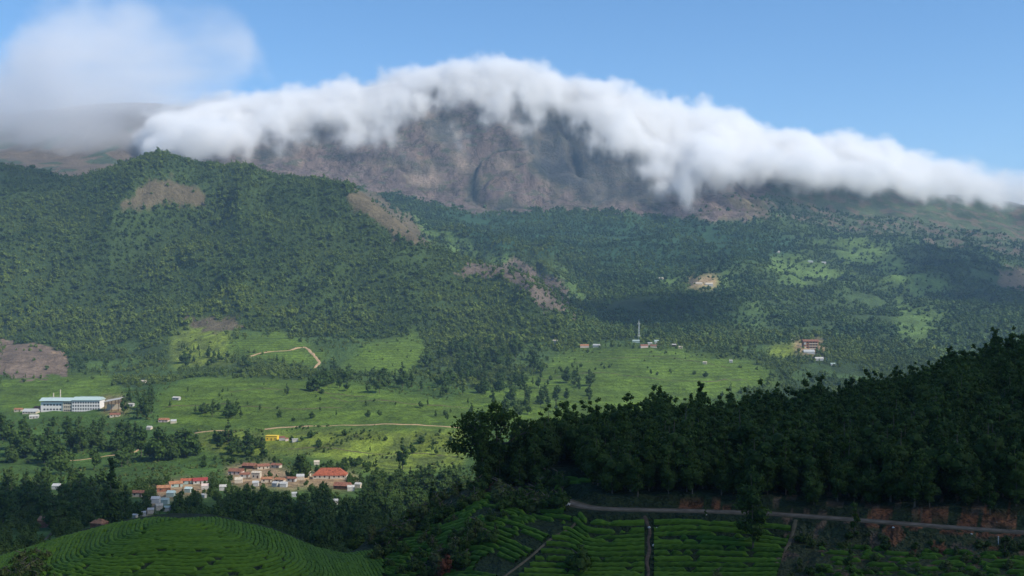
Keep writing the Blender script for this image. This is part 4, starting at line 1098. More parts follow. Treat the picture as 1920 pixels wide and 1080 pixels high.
HS = [
 # px, base py, width px, y0, y1, label, kwargs
 (55, 776, 26, 1000, 1400, 'low grey roofed house left of the tea factory', dict(roof='grey', wall='cream')),
 (72, 770, 20, 1000, 1400, 'small brown roofed house touching the left end of the factory yard', dict(roof='rust_roof', wall='white')),
 (33, 772, 14, 1000, 1400, 'tiny orange walled hut at the far left of the factory yard', dict(roof='orange', wall='cream')),
 (62, 785, 16, 1000, 1400, 'white shed below the grey roofed house by the factory', dict(roof='white', wall='white')),
 (214, 782, 18, 1000, 1400, 'pale walled store below the open factory shed', dict(roof='rust_roof', wall='cream')),
 (245, 762, 10, 1000, 1500, 'small white round roofed hut right of the factory', dict(roof='white', wall='grey')),
 (306, 792, 18, 1000, 1500, 'pinkish house at the left edge of the tea field', dict(roof='orange', wall='pink')),
 (324, 794, 10, 1000, 1500, 'tiny pale hut right of the pinkish house', dict(roof='grey', wall='cream')),
 (330, 750, 13, 1150, 1700, 'small white hut alone in the bright tea field', dict(roof='white', wall='white')),
 (279, 806, 9, 900, 1400, 'little white hut among trees below the pinkish house', dict(roof='white', wall='cream')),
 (509, 826, 22, 900, 1200, 'yellow house beside the valley track', dict(roof='yellow', wall='yellow', flatroof=True)),
 (528, 826, 10, 900, 1200, 'little brown hut just right of the yellow house', dict(roof='rust_roof', wall='white')),
 (537, 827, 6, 900, 1200, 'tiny pinkish hut second to the right of the yellow house', dict(roof='rust_roof', wall='pink')),
 (552, 829, 11, 900, 1200, 'small white flat hut right of the yellow house', dict(roof='white', wall='white', flatroof=True)),
 (617, 898, 62, 760, 960, 'long hall with big red tiled roof', dict(roof='red', wall='cream', depth=.45, hip=True, rpitch=.45)),
 (641, 918, 30, 700, 920, 'brown red roofed house below the red tiled hall', dict(roof='rust_roof', wall='timber')),
 (657, 921, 13, 700, 920, 'white gabled house right of the brown red roofed house', dict(roof='white', wall='white')),
 (671, 915, 11, 700, 920, 'small pale house at the right end of the village', dict(roof='white', wall='cream')),
 (593, 872, 10, 800, 1000, 'tiny cream hut above the red tiled hall', dict(roof='cream', wall='cream')),
 (574, 893, 14, 760, 960, 'pale roofed house between round tree and red tiled hall', dict(roof='cream', wall='cream')),
 (441, 890, 26, 760, 960, 'dull red roofed house at the upper left end of the village', dict(roof='rust_roof', wall='pink')),
 (466, 879, 24, 780, 980, 'brown roofed house highest up in the village', dict(roof='rust_roof', wall='timber')),
 (492, 880, 22, 780, 980, 'long maroon roofed row house behind the village lane', dict(roof='rust_roof', wall='cream')),
 (517, 878, 18, 780, 980, 'brown roofed house right of the maroon row house', dict(roof='rust_roof', wall='cream')),
 (458, 896, 18, 760, 960, 'cream walled house with rusty roof at the lane start', dict(roof='rust_roof', wall='white')),
 (480, 897, 16, 760, 960, 'yellowish house beside the village lane', dict(roof='cream', wall='cream')),
 (499, 905, 20, 740, 940, 'sand coloured house in the middle of the village', dict(roof='orange', wall='cream')),
 (524, 906, 18, 740, 940, 'orange roofed house in the middle of the village lane', dict(roof='orange', wall='cream')),
 (546, 904, 16, 740, 940, 'brown roofed house right of the orange roofed house', dict(roof='rust_roof', wall='white')),
 (562, 900, 14, 740, 940, 'small house with pale sheet roof below the round tree', dict(roof='grey', wall='cream')),
 (516, 913, 11, 720, 940, 'small white house at the lower edge of the village', dict(roof='grey', wall='white')),
 (531, 914, 12, 720, 940, 'grey roofed hut right of the small white house at the lower village edge', dict(roof='grey', wall='grey')),
 (478, 912, 11, 720, 940, 'pale grey hut at the lower left of the village', dict(roof='grey', wall='white')),
 (446, 906, 14, 720, 940, 'tan hut below the dull red roofed house', dict(roof='cream', wall='cream')),
 (417, 920, 13, 700, 920, 'white hut between dark trees left of the village', dict(roof='white', wall='white', rz=.4)),
 (305, 922, 24, 640, 900, 'long orange roofed house leftmost of the riverside row', dict(roof='orange', wall='rust_roof', rz=.2)),
 (327, 914, 24, 640, 900, 'red orange roofed house second in the riverside row', dict(roof='orange', wall='tealwall', rz=.2)),
 (348, 908, 20, 640, 900, 'rust roofed house in the middle of the riverside row', dict(roof='red', wall='tealwall', rz=.15)),
 (373, 908, 26, 640, 900, 'crimson roofed house with white front at the end of the riverside row', dict(roof='darkred', wall='white', rz=.1)),
 (383, 918, 13, 640, 900, 'white and pink house below the crimson roofed house', dict(roof='pink', wall='white')),
 (381, 934, 8, 600, 850, 'narrow white hut under the riverside row', dict(roof='white', wall='white')),
 (352, 924, 12, 600, 850, 'teal roofed hut under the rust roofed riverside house', dict(roof='teal', wall='tealwall')),
 (319, 932, 14, 600, 850, 'teal house under the red orange roofed one', dict(roof='teal', wall='tealwall')),
 (308, 946, 13, 560, 820, 'mint green house in the middle of the riverside cluster', dict(roof='tealwall', wall='tealwall')),
 (290, 944, 15, 560, 820, 'pale grey roofed house leftmost in the riverside cluster', dict(roof='grey', wall='grey', rz=.4)),
 (297, 957, 12, 520, 820, 'cream house below the pale grey roofed riverside house', dict(roof='cream', wall='cream', rz=.3)),
 (312, 960, 11, 520, 820, 'mint roofed shed at the bottom right of the riverside cluster', dict(roof='tealwall', wall='white')),
 (281, 964, 11, 500, 800, 'white shed on the riverside lane', dict(roof='white', wall='cream', rz=.4)),
 (267, 968, 9, 500, 800, 'little grey shed at the low end of the riverside lane', dict(roof='grey', wall='white', rz=.4)),
 (252, 972, 8, 480, 800, 'lowest tiny pale shed of the riverside lane', dict(roof='grey', wall='cream')),
 (258, 932, 22, 560, 860, 'low tan house half hidden in trees left of the riverside row', dict(roof='rust_roof', wall='cream')),
 (104, 918, 14, 600, 900, 'small pale shed in the dark trees at far left', dict(roof='grey', wall='grey')),
 (82, 988, 24, 300, 560, 'orange red roofed shed in the dark trees at lower left', dict(roof='orange', wall='rust_roof')),
 (182, 994, 24, 260, 520, 'dull red roofed shed just behind the rounded tea hill', dict(roof='orange', wall='rust_roof', hip=True)),
 (628, 946, 10, 400, 800, 'grey white hut alone in the dark woods below the village', dict(roof='grey', wall='white')),
 (551, 932, 9, 500, 850, 'small grey hut in the shade below the village', dict(roof='grey', wall='grey')),
 # far settlement
 (1041, 642, 8, 1850, 2300, 'tiny cream house leftmost of the far settlement', dict(roof='cream', wall='cream')),
 (1096, 652, 16, 1850, 2300, 'orange pink long house in the far settlement', dict(roof='orange', wall='pink')),
 (1119, 651, 13, 1850, 2300, 'pale house right of the orange pink long house', dict(roof='grey', wall='white')),
 (1193, 643, 13, 1850, 2400, 'mint roofed shed at the foot of the mast', dict(roof='tealwall', wall='tealwall')),
 (1208, 652, 14, 1850, 2300, 'brown roofed house below the mast', dict(roof='rust_roof', wall='pink')),
 (1226, 652, 12, 1850, 2300, 'maroon roofed house right below the mast', dict(roof='rust_roof', wall='cream')),
 (1219, 647, 8, 1850, 2300, 'bright white hut right of the mast', dict(roof='white', wall='white')),
 (1236, 644, 17, 1850, 2400, 'long mint white roofed hall in the far settlement', dict(roof='tealwall', wall='white')),
 (1263, 650, 10, 1850, 2400, 'white roofed house near the right end of the far settlement', dict(roof='white', wall='timber')),
 (1275, 654, 9, 1850, 2400, 'pale yellow house at the right end of the far settlement', dict(roof='cream', wall='cream')),
 (1322, 683, 7, 1500, 2200, 'tiny cream hut on the far tea slope', dict(roof='cream', wall='cream')),
 (1371, 680, 6, 1500, 2200, 'tiny white hut further right on the far tea slope', dict(roof='white', wall='white')),
 (1483, 640, 7, 1900, 2500, 'tiny white house left of the orange hotel block', dict(roof='white', wall='white')),
 (1587, 648, 6, 1900, 2500, 'tiny white house right of the orange hotel block', dict(roof='white', wall='white')),
 (1622, 662, 6, 1900, 2500, 'tiny white house at the edge of the far wood', dict(roof='white', wall='white')),
 (1646, 662, 6, 1900, 2500, 'tiny pale grey house right of the far wood edge', dict(roof='grey', wall='white')),
 (1537, 676, 15, 1500, 2300, 'long pale shed below the orange hotel block', dict(roof='white', wall='grey')),
 (1563, 686, 10, 1500, 2300, 'pale green roofed shed above the plantation tree tops', dict(roof='tealwall', wall='grey')),
 (1518, 663, 20, 1700, 2400, 'grey green terrace building at the foot of the hotel block', dict(roof='grey', wall='grey')),
 (1311, 534, 12, 2500, 4300, 'cream house on the high clearing, left one', dict(roof='cream', wall='cream')),
 (1330, 535, 14, 2500, 4300, 'long cream house on the high clearing, right one', dict(roof='cream', wall='white')),
 (1240, 524, 8, 2500, 4300, 'pale hut left of the high clearing', dict(roof='cream', wall='cream')),
 (1458, 474, 9, 2500, 4600, 'white hut high on the slope below the skyline', dict(roof='white', wall='white')),
 (1520, 492, 9, 2500, 4600, 'pale green roofed house on the high grass', dict(roof='tealwall', wall='white')),
 (1545, 494, 8, 2500, 4600, 'pale roofed house right of the green roofed one on the high grass', dict(roof='grey', wall='white')),
 (268, 718, 10, 1300, 1900, 'small tan hut at the wood edge above the factory', dict(roof='cream', wall='cream')),
]
for px, py, w, a, b, lab, kw in HS:
    grp = 'houses of the village below the red tiled hall' if 410 < px < 700 and 860 < py < 925 else ('riverside houses' if 240 < px < 400 and 880 < py < 980 else ('houses of the far settlement' if 1030 < px < 1290 and py < 660 else None))
    big = (py > 700)
    house(px, py, w, a, b, lab, group=grp, win=big, wallh=(4.2 if lab.startswith('yellow') else 2.5) if py > 700 else 3.4, **kw)

# orange hotel block
p = hit(1521, 655, 1800, 2500); k = p[1] / F
e = tag(empty('hotel_block', (p[0], p[1] + 8, p[2])), 'orange and cream hotel block of stacked storeys in the distance', 'building')
link('wall', MB().box(-14 * k, 14 * k, -7, 7, -8, 15).mesh('wall', M['orange']), e)
for z in (0.5, 5.4, 10.2): link('balcony', MB().box(-4 * k, 13 * k, -8.2, -7.0, z, z + 1.5).mesh('balcony', M['cream']), e)
for a, z in ((-11.5, 1), (-11.5, 9)): link('bay', MB().box((a - 2) * k, (a + 2) * k, -8.3, -7.0, z, z + 4.2).mesh('bay', M['white']), e)
quad_windows(e, [x * k for x in (-7, 0, 5, 10)], [2.4, 7.2, 12.2], 2.6, 2.2, -7.0)
link('roof', gable(-15 * k, 15 * k, -8.6, 8, 15.3, 3.4).mesh('roof', M['rust_roof']), e)
TREES.append((p[0], p[1] + 8, 18)); KEEP.append((1521, 655, 34))

# mast
p = hit(1198, 640, 1850, 2400); k = p[1] / F; Hm = 37 * k
e = tag(empty('radio_mast', tuple(p)), 'tall pale lattice mast rising behind the far settlement', 'mast')
m = MB()
L4 = [(-1, -1), (1, -1), (1, 1), (-1, 1)]
wz = lambda z: 1.7 - 1.15 * z / Hm
for a, b in L4: m.tube([(a * wz(0), b * wz(0), -1), (a * wz(Hm), b * wz(Hm), Hm)], [.26, .2], 4)
link('legs', m.mesh('legs', M['steel']), e)
m = MB(); z = 0
while z < Hm - 3:
    z2 = z + 3.2
    for i in range(4):
        a, b = L4[i], L4[(i + 1) % 4]
        m.tube([(a[0] * wz(z), a[1] * wz(z), z), (b[0] * wz(z2), b[1] * wz(z2), z2)], [.12, .12], 3)
    z = z2
link('bracing', m.mesh('bracing', M['steel']), e)
m = MB()
for z in (Hm * .32, Hm * .9):
    for a in (-1, 1): m.tube([(a * 1.6, -1.2, z), (a * 1.6, -2.0, z)], [.1, 1.2], 8)
link('antenna', m.mesh('antenna', M['white']), e)
link('spire', MB().tube([(0, 0, Hm), (0, 0, Hm + 5)], [.2, .06], 5).mesh('spire', M['steel']), e)
#STAGE4

# ------------------------------------------------------------------ trees one can pick out
def clear_of_houses(px, py, r=9, h=0):
    for a, b, w in KEEP:
        if abs(px - a) < w / 2 + r and b - 4 < py < b + 10 + h: return False
    return True
CLEAR = [(208, 990, 70), (564, 905, 26), (395, 935, 16)]
def put_tree(kind, px, py, hpx, label, group=None, name='tree', y0=300, y1=2600, cat='tree', check=False, var=None):
    p = hit(px, py, y0, y1); hgt = hpx * p[1] / F
    if check and any(abs(px - a) < w and b - 2 < py < b + 45 for a, b, w in CLEAR): return None
    if check and (not clear_of_houses(px, py, 5, hpx * .8) or not free(p[0], p[1], 2.0)): return None
    TREES.append((p[0], p[1], 2.0)); TPX.append((px, py, hpx))
    return tree(kind, tuple(p - (0, 0, .3)), hgt, label, group, name, cat, var)

# hero: the big spreading tree at the end of the wooded spur
def big_tree(px, py, hpx, label):
    p = hit(px, py, 150, 260); p = p if p[1] < 240 else np.array([(px - 960) * 186 / F, 186., h1((px - 960) * 186 / F, 186.)])
    Ht = hpx * p[1] / F; s = Ht / 14
    r = np.random.default_rng(77); m = MB(); tips = []
    def grow(a, d, L, rad, depth):
        b = a + d * L; mid = (a + b) / 2 + r.normal(0, L * .06, 3)
        m.tube([a, mid, b], [rad, rad * .8, rad * .6], 6 if depth < 2 else 4)
        if depth >= 3: tips.append(b); return
        for i in range(3 if depth < 2 else 3):
            nd = d * .62 + r.normal(0, .60, 3) * (1.25, 1, .8) + np.array([0, 0, .30]); nd /= np.linalg.norm(nd)
            grow(b, nd, L * r.uniform(.72, .95), rad * .58, depth + 1)
        if depth >= 1: tips.append(b)
    grow(np.array([0, 0, -.6]), np.array([.05, 0, 1.]), 3.6 * s, .42 * s, 0)
    e = tag(empty('spreading_tree', tuple(p)), label, 'tree')
    link('trunk', m.mesh('trunk', M['bark']), e)
    tips = np.array(tips)
    V = []; tone = []
    for t in tips:
        rr = r.uniform(.8, 1.5) * s; nn = 110
        d = r.normal(size=(nn, 3)); d /= np.linalg.norm(d, axis=1)[:, None]
        c = t + d * rr * r.uniform(.3, 1.1, (nn, 1)) * (1.2, 1.2, .75)
        a = r.normal(size=(nn, 3)); a /= np.linalg.norm(a, axis=1)[:, None]; b = np.cross(a, r.normal(size=(nn, 3))); b /= np.linalg.norm(b, axis=1)[:, None]
        q = .26 * s * r.uniform(.6, 1.3, (nn, 1))
        V.append(np.stack([c - a * q, c - b * q * .6, c + a * q, c + b * q * .6], 1).reshape(-1, 3)); tone.append(np.repeat(r.random(nn) * .6 + r.random() * .3, 4))
    V = np.vstack(V)
    link('crown', mk_mesh('crown', V, np.arange(len(V)).reshape(-1, 4), None, M['forest'], False, None, {'tone': np.concatenate(tone)}), e)
    TREES.append((p[0], p[1], 3.2))
big_tree(932, 914, 190, 'big dark spreading tree with gaps in its crown at the left tip of the plantation')

# single trees with a look or place of their own
for kind, px, py, hpx, lab, nm in [
  ('conifer', 208, 990, 135, 'tall dark pointed tree with broad base at left, tallest there', 'conifer'),
  ('dome', 564, 897, 48, 'round dark tree beside the red tiled hall', 'round_tree'),
  ('cypress', 492, 856, 50, 'narrow dark tree just left of the yellow house', 'cypress'),
  ('cypress', 395, 930, 46, 'dark pointed tree beside the crimson roofed house', 'cypress'),
  ('slim', 755, 882, 62, 'slender tree standing alone in the yellow green field', 'slender_tree'),
  ('slim', 704, 905, 48, 'bushy tree right of the village end', 'bushy_tree'),
  ('broad', 645, 890, 24, 'low round bush behind the red tiled hall', 'round_tree'),
  ('slim', 1105, 756, 40, 'pale thin tree alone on the bright tea slope', 'slender_tree'),
  ('slim', 1042, 758, 38, 'leaning dark tree right one of two on the tea slope', 'slender_tree'),
  ('slim', 1014, 764, 38, 'dark slim tree left one of two on the tea slope', 'slender_tree'),
  ('broad', 690, 783, 16, 'lone small bush in the middle of the bright tea field', 'bush'),
  ('broad', 585, 785, 15, 'small grey green bush left in the bright tea field', 'bush'),
  ('slim', 538, 742, 24, 'thin tree at the upper part of the tea field', 'slender_tree'),
  ('slim', 428, 830, 44, 'dark tree below the row of trees in the tea field', 'dark_tree'),
  ('broad', 462, 616, 14, 'dark round bush on top of the green hillock', 'bush'),
  ('slim', 755, 715, 40, 'dark pointed tree on the lit hillock edge', 'dark_tree'),
  ('slim', 626, 700, 32, 'dark tree at the left foot of the lit hillock', 'dark_tree')]:
    put_tree(kind, px, py, hpx, lab, None, nm)

def single_out(L):
    """the outermost, tallest and lowest of a cluster get labels of their own"""
    if len(L) < 5: return
    used = set()
    for word, key in (('leftmost', lambda t: t[0]), ('rightmost', lambda t: -t[0]), ('tallest', lambda t: -t[2]), ('nearest', lambda t: -t[1]), ('farthest', lambda t: t[1]), ('shortest', lambda t: t[2])):
        t = min((t for t in L if id(t) not in used), key=key, default=None)
        if t is not None and len((word + ' ' + t[3]['label']).split()) <= 16:
            used.add(id(t)); t[3]['label'] = word + ' ' + t[3]['label']
def cluster(n, poly, kinds, h0, h1_, label, group, name='tree', y0=300, y1=2600, seed=0, dens=None):
    made = []
    r = random.Random(seed); xs = [a for a, b in poly]; ys = [b for a, b in poly]; k = 0; tries = 0
    while k < n and tries < n * 14:
        tries += 1
        px, py = r.uniform(min(xs), max(xs)), r.uniform(min(ys), max(ys))
        if not inpoly(np.array([px]), np.array([py]), poly)[0]: continue
        f = (py - min(ys)) / (max(ys) - min(ys) + 1)
        hp = r.uniform(h0, h1_) * (.75 + .5 * f)
        random.seed(int(px * 31 + py))
        o = put_tree(r.choice(kinds), px, py, hp, label, group, name, y0, y1, check=True)
        if o: k += 1; made.append((px, py, hp, o))
    single_out(made)
cluster(9, [(286, 868), (372, 868), (372, 845), (290, 845)], ['slim', 'broad'], 40, 62, 'tall dark tree in the clump below the pinkish house', 'clump of tall trees below the pinkish house', 'tall_tree', 600, 1200, 1)
cluster(12, [(368, 782), (452, 786), (455, 772), (372, 768)], ['slim', 'slim', 'broad'], 18, 32, 'small tree in the row within the left tea field', 'row of small trees in the tea field', 'small_tree', 900, 1700, 2)
cluster(20, [(385, 850), (498, 858), (500, 832), (392, 824)], ['broad'], 16, 28, 'bushy tree in the dark thicket left of the yellow house', 'thicket left of the yellow house', 'bushy_tree', 700, 1200, 3)
cluster(46, [(0, 880), (0, 795), (100, 795), (280, 800), (285, 860), (180, 900)], ['broad', 'slim', 'broad'], 32, 60, 'tree on the lit slope below the tea factory', 'trees on the slope below the factory', 'slope_tree', 400, 1300, 4)
cluster(18, [(225, 790), (290, 790), (290, 735), (245, 745)], ['slim'], 20, 38, 'dark tree standing right of the tea factory', 'trees right of the factory', 'dark_tree', 900, 1500, 5)
cluster(8, [(60, 800), (200, 800), (200, 788), (60, 788)], ['broad'], 16, 26, 'low tree in front of the factory wall', 'low trees before the factory', 'low_tree', 900, 1300, 6)
cluster(64, [(0, 985), (0, 900), (120, 900), (260, 935), (250, 985), (120, 1000)], ['broad', 'slim'], 34, 62, 'dark tree in the shaded wood at far left below the factory slope', 'shaded wood at the far left', 'shaded_tree', 260, 900, 7)
cluster(74, [(300, 985), (330, 935), (400, 930), (560, 935), (680, 940), (690, 985), (560, 1005), (420, 990)], ['broad', 'slim', 'slim'], 32, 66, 'dark tree in the shaded wood between village and rounded tea hill', 'shaded wood between the village and the tea hill', 'shaded_tree', 260, 900, 8)
cluster(46, [(560, 1025), (700, 945), (860, 925), (870, 945), (760, 985), (660, 1050)], ['broad', 'slim'], 30, 58, 'dark tree in the shaded gully left of the spur', 'shaded gully trees', 'gully_tree', 200, 800, 9)
cluster(26, [(690, 930), (860, 925), (865, 885), (780, 890), (700, 905)], ['broad', 'slim'], 24, 44, 'tree at the shade edge below the yellow green field', 'trees at the edge of the shade', 'edge_tree', 300, 1000, 10)
cluster(60, [(560, 735), (640, 700), (780, 700), (860, 690), (960, 700), (990, 740), (860, 758), (760, 745)], ['slim', 'broad', 'broad'], 18, 36, 'tree of the open grove above the bright tea field', 'open grove above the tea field', 'grove_tree', 1150, 2100, 11)
cluster(40, [(780, 690), (830, 650), (960, 650), (1060, 670), (990, 705), (860, 700)], ['slim', 'broad'], 22, 42, 'dark tree in the wood edge above the tea slope', 'wood edge above the tea slope', 'wood_edge_tree', 1400, 2400, 12)
cluster(20, [(1000, 700), (1180, 700), (1400, 720), (1300, 700), (1100, 680)], ['broad'], 6, 12, 'tiny dark tree dotted over the far tea slope', 'tiny trees on the far tea slope', 'tiny_tree', 1300, 2100, 13)
cluster(34, [(300, 745), (380, 722), (600, 722), (760, 745), (860, 765), (860, 790), (600, 790), (320, 790)], ['broad', 'slim'], 7, 15, 'small lone tree dotted over the bright tea field', 'small trees dotted over the bright tea field', 'small_tree', 1100, 1700, 31)
cluster(26, [(520, 810), (860, 812), (865, 870), (720, 880), (560, 840)], ['broad', 'slim'], 8, 20, 'bush in the rough yellow green pasture', 'bushes in the rough pasture', 'bush', 850, 1150, 32)
cluster(60, [(860, 790), (900, 700), (1000, 690), (1100, 705), (1130, 745), (1000, 790)], ['broad', 'slim'], 12, 32, 'small tree on the tea slope beyond the plantation tip', 'small trees beyond the plantation tip', 'small_tree', 1000, 1900, 33)
cluster(30, [(340, 690), (560, 695), (560, 680), (420, 660), (330, 650)], ['broad', 'slim'], 12, 22, 'small tree on the flank of the left hillock', 'small trees on the left hillock', 'small_tree', 1500, 2300, 14)
cluster(22, [(600, 880), (690, 888), (700, 870), (620, 866)], ['broad'], 12, 20, 'leafy bush behind the red tiled hall', 'bushes behind the hall', 'bush', 700, 1100, 15)
cluster(16, [(380, 880), (440, 880), (540, 868), (540, 858), (380, 860)], ['broad'], 10, 16, 'small bush on the green bank above the village', 'bushes above the village', 'bush', 700, 1100, 16)

# near slope trees
for kind, px, py, hpx, lab, nm, cat in [
  ('cypress', 1603, 1002, 88, 'narrow bushy tree on the lower edge of the road', 'roadside_tree', 'tree'),
  ('slim', 1593, 1082, 74, 'dark bushy tree in the patchy tea below the road', 'dark_tree', 'tree'),
  ('euc', 1412, 1030, 165, 'thin tall tree with bare stem rising in front of the plantation', 'tall_tree', 'tree'),
  ('greenshrub', 1087, 1072, 60, 'dark shrub standing in the left tea field', 'dark_shrub', 'shrub'),
  ('shrub', 1345, 1092, 34, 'olive shrub at the bottom edge of the broad tea field', 'olive_shrub', 'shrub'),
  ('rustshrub', 836, 1078, 44, 'reddish leaved shrub below the slanting tea rows', 'reddish_shrub', 'shrub'),
  ('greenshrub', 1050, 952, 46, 'dark shrub at the left end of the road', 'dark_shrub', 'shrub'),
  ('greenshrub', 1005, 940, 50, 'rounded shrub between the spreading tree and the road end', 'rounded_shrub', 'shrub'),
  ('cypress', 1322, 968, 28, 'short dark sapling on the road edge by the white stone', 'sapling', 'tree')]:
    put_tree(kind, px, py, hpx, lab, None, nm, 130, 240, cat)
cluster(22, [(300, 950), (390, 940), (560, 925), (690, 930), (690, 945), (540, 950), (320, 965)], ['broad'], 20, 34, 'dark tree standing right in front of the village houses', 'trees in front of the village', 'village_edge_tree', 400, 900, 41)
rv = random.Random(5); vt = []
for k in range(34):
    px, py = rv.uniform(425, 665), rv.uniform(884, 922)
    if k > 22: px, py = rv.uniform(262, 390), rv.uniform(905, 965)
    p = hit(px, py, 500, 960)
    if not free(p[0], p[1], .5): continue
    random.seed(k); hp = rv.uniform(9, 17)
    o = put_tree('broad', px, py, hp, 'small green tree between the houses', 'small trees between the houses', 'village_tree', 500, 960)
    if o: vt.append((px, py, hp, o))
single_out(vt)
def shrubs(n, poly, kinds, a, b, label, group, name, seed):
    r = random.Random(seed); xs = [q[0] for q in poly]; ys = [q[1] for q in poly]; k = 0
    for _ in range(n * 10):
        if k >= n: break
        px, py = r.uniform(min(xs), max(xs)), r.uniform(min(ys), max(ys))
        if not inpoly(np.array([px]), np.array([py]), poly)[0]: continue
        p = hit(px, py, 125, 240)
        if near_line(np.array([p[0]]), np.array([p[1]]), ROADR[::4])[0][0] < 3.6: continue
        random.seed(int(px * 17)); k += 1
        tree(r.choice(kinds), tuple(p - (0, 0, .1)), r.uniform(a, b), label, group, name, 'shrub')
shrubs(70, [(690, 1010), (850, 945), (930, 930), (960, 1000), (850, 1085), (690, 1085)], ['shrub', 'greenshrub', 'greenshrub'], 1.2, 2.8, 'dark bush on the overgrown flank of the spur', 'bushes on the spur flank', 'bush', 21)
shrubs(45, [(700, 1000), (850, 925), (900, 905), (905, 935), (860, 960), (720, 1030)], ['greenshrub', 'shrub'], 1.2, 2.8, 'dark bush along the crest of the spur left of the spreading tree', 'bushes along the spur crest', 'bush', 27)
shrubs(60, [(1500, 1000), (1920, 1015), (1920, 1085), (1470, 1085)], ['shrub', 'greenshrub'], .7, 1.6, 'low scrubby bush in the patchy ground below the road', 'low scrub below the road', 'scrub_bush', 22)
shrubs(40, [(20, 1060), (60, 1032), (90, 1045), (110, 1090), (0, 1090)], ['greenshrub', 'shrub'], 1.0, 2.0, 'bush at the foot of the rounded tea hill', 'bushes at the foot of the tea hill', 'bush', 23)
shrubs(60, [(930, 905), (1060, 905), (1075, 948), (1000, 962), (930, 950)], ['greenshrub', 'shrub'], 1.2, 3.0, 'bush under the spreading tree on the spur top', 'bushes under the spreading tree', 'bush', 24)

# ------------------------------------------------------------------ plantation above the road
cand = []
r = np.random.default_rng(31)
for gx in np.arange(-12, 175, 3.1):
    for gy in np.arange(158, 330, 3.1):
        x = gx + r.uniform(-1.3, 1.3); y = gy + r.uniform(-1.3, 1.3)
        cand.append((x, y))
cand = np.array(cand)
z = H(cand[:, 0], cand[:, 1]); px = 960 + F * cand[:, 0] / cand[:, 1]; py = HOR - F * z / cand[:, 1]
d, _, side = near_line(cand[:, 0], cand[:, 1], ROADR[::3])
ry = np.array([rdY(u) for u in px])
ok = ((side > 0) & (d > 4.2) | (cand[:, 1] > ry + 14)) & (px > 985 + 0) & (px < 2250) & (cand[:, 1] > ry + 3.5)
ok |= (px > 900) & (px <= 1085) & (cand[:, 1] > np.interp(px, UG, YT[:, 7]) - 2) & (cand[:, 1] < 235)
ok &= ~((px < 1085) & (cand[:, 1] < np.interp(px, UG, YT[:, 7]) - 3))
ok &= np.hypot(cand[:, 0] - (930 - 960) * 186 / F, cand[:, 1] - 186) > 4
ok &= cand[:, 1] < np.interp(px, UG, YT[:, 7]) + 30
cand = cand[ok]; z = z[ok]; px = px[ok]
ry = ry[ok]
ht = r.uniform(7.2, 12.8, len(cand)) * (1 + .12 * fbm(cand[:, 0] / 30, cand[:, 1] / 30, 2))
ht *= np.where(r.random(len(cand)) < .12, 1.22, 1) * np.interp(px, [900, 1000, 1080, 1130, 1300, 1920], [.85, .85, .9, 1, 1, .95])
ht *= np.where(cand[:, 1] < ry + 9, .72, 1)
inv = (px > 890) & (px < 1935)
key = cand[:, 1] + np.where(inv, 0, 1000) + r.uniform(0, 3, len(cand))
order = np.argsort(key)
ind, rest = order[:285], order[285:]
for i in ind:
    random.seed(int(i)); 
    dep = cand[i, 1] - ry[i]
    rank = 'front rank' if dep < 9 else ('second ranks' if dep < 16 else 'upper ranks')
    where = ('beside the big spreading tree' if px[i] < 1090 else 'above the left end of the road' if px[i] < 1215 else 'above the broad tea field' if px[i] < 1490 else
             'behind the narrow roadside tree' if px[i] < 1660 else 'above the red earth slip' if px[i] < 1800 else 'above the red bank at far right')
    tree('bushy' if fbm(np.array([cand[i, 0] / 13]), np.array([cand[i, 1] / 13]), 2)[0] + random.uniform(-.3, .3) > .0 else 'euc', (cand[i, 0], cand[i, 1], z[i] - .2), ht[i], f'dark plantation tree in the {rank} {where}', 'plantation trees above the road', 'plantation_tree')

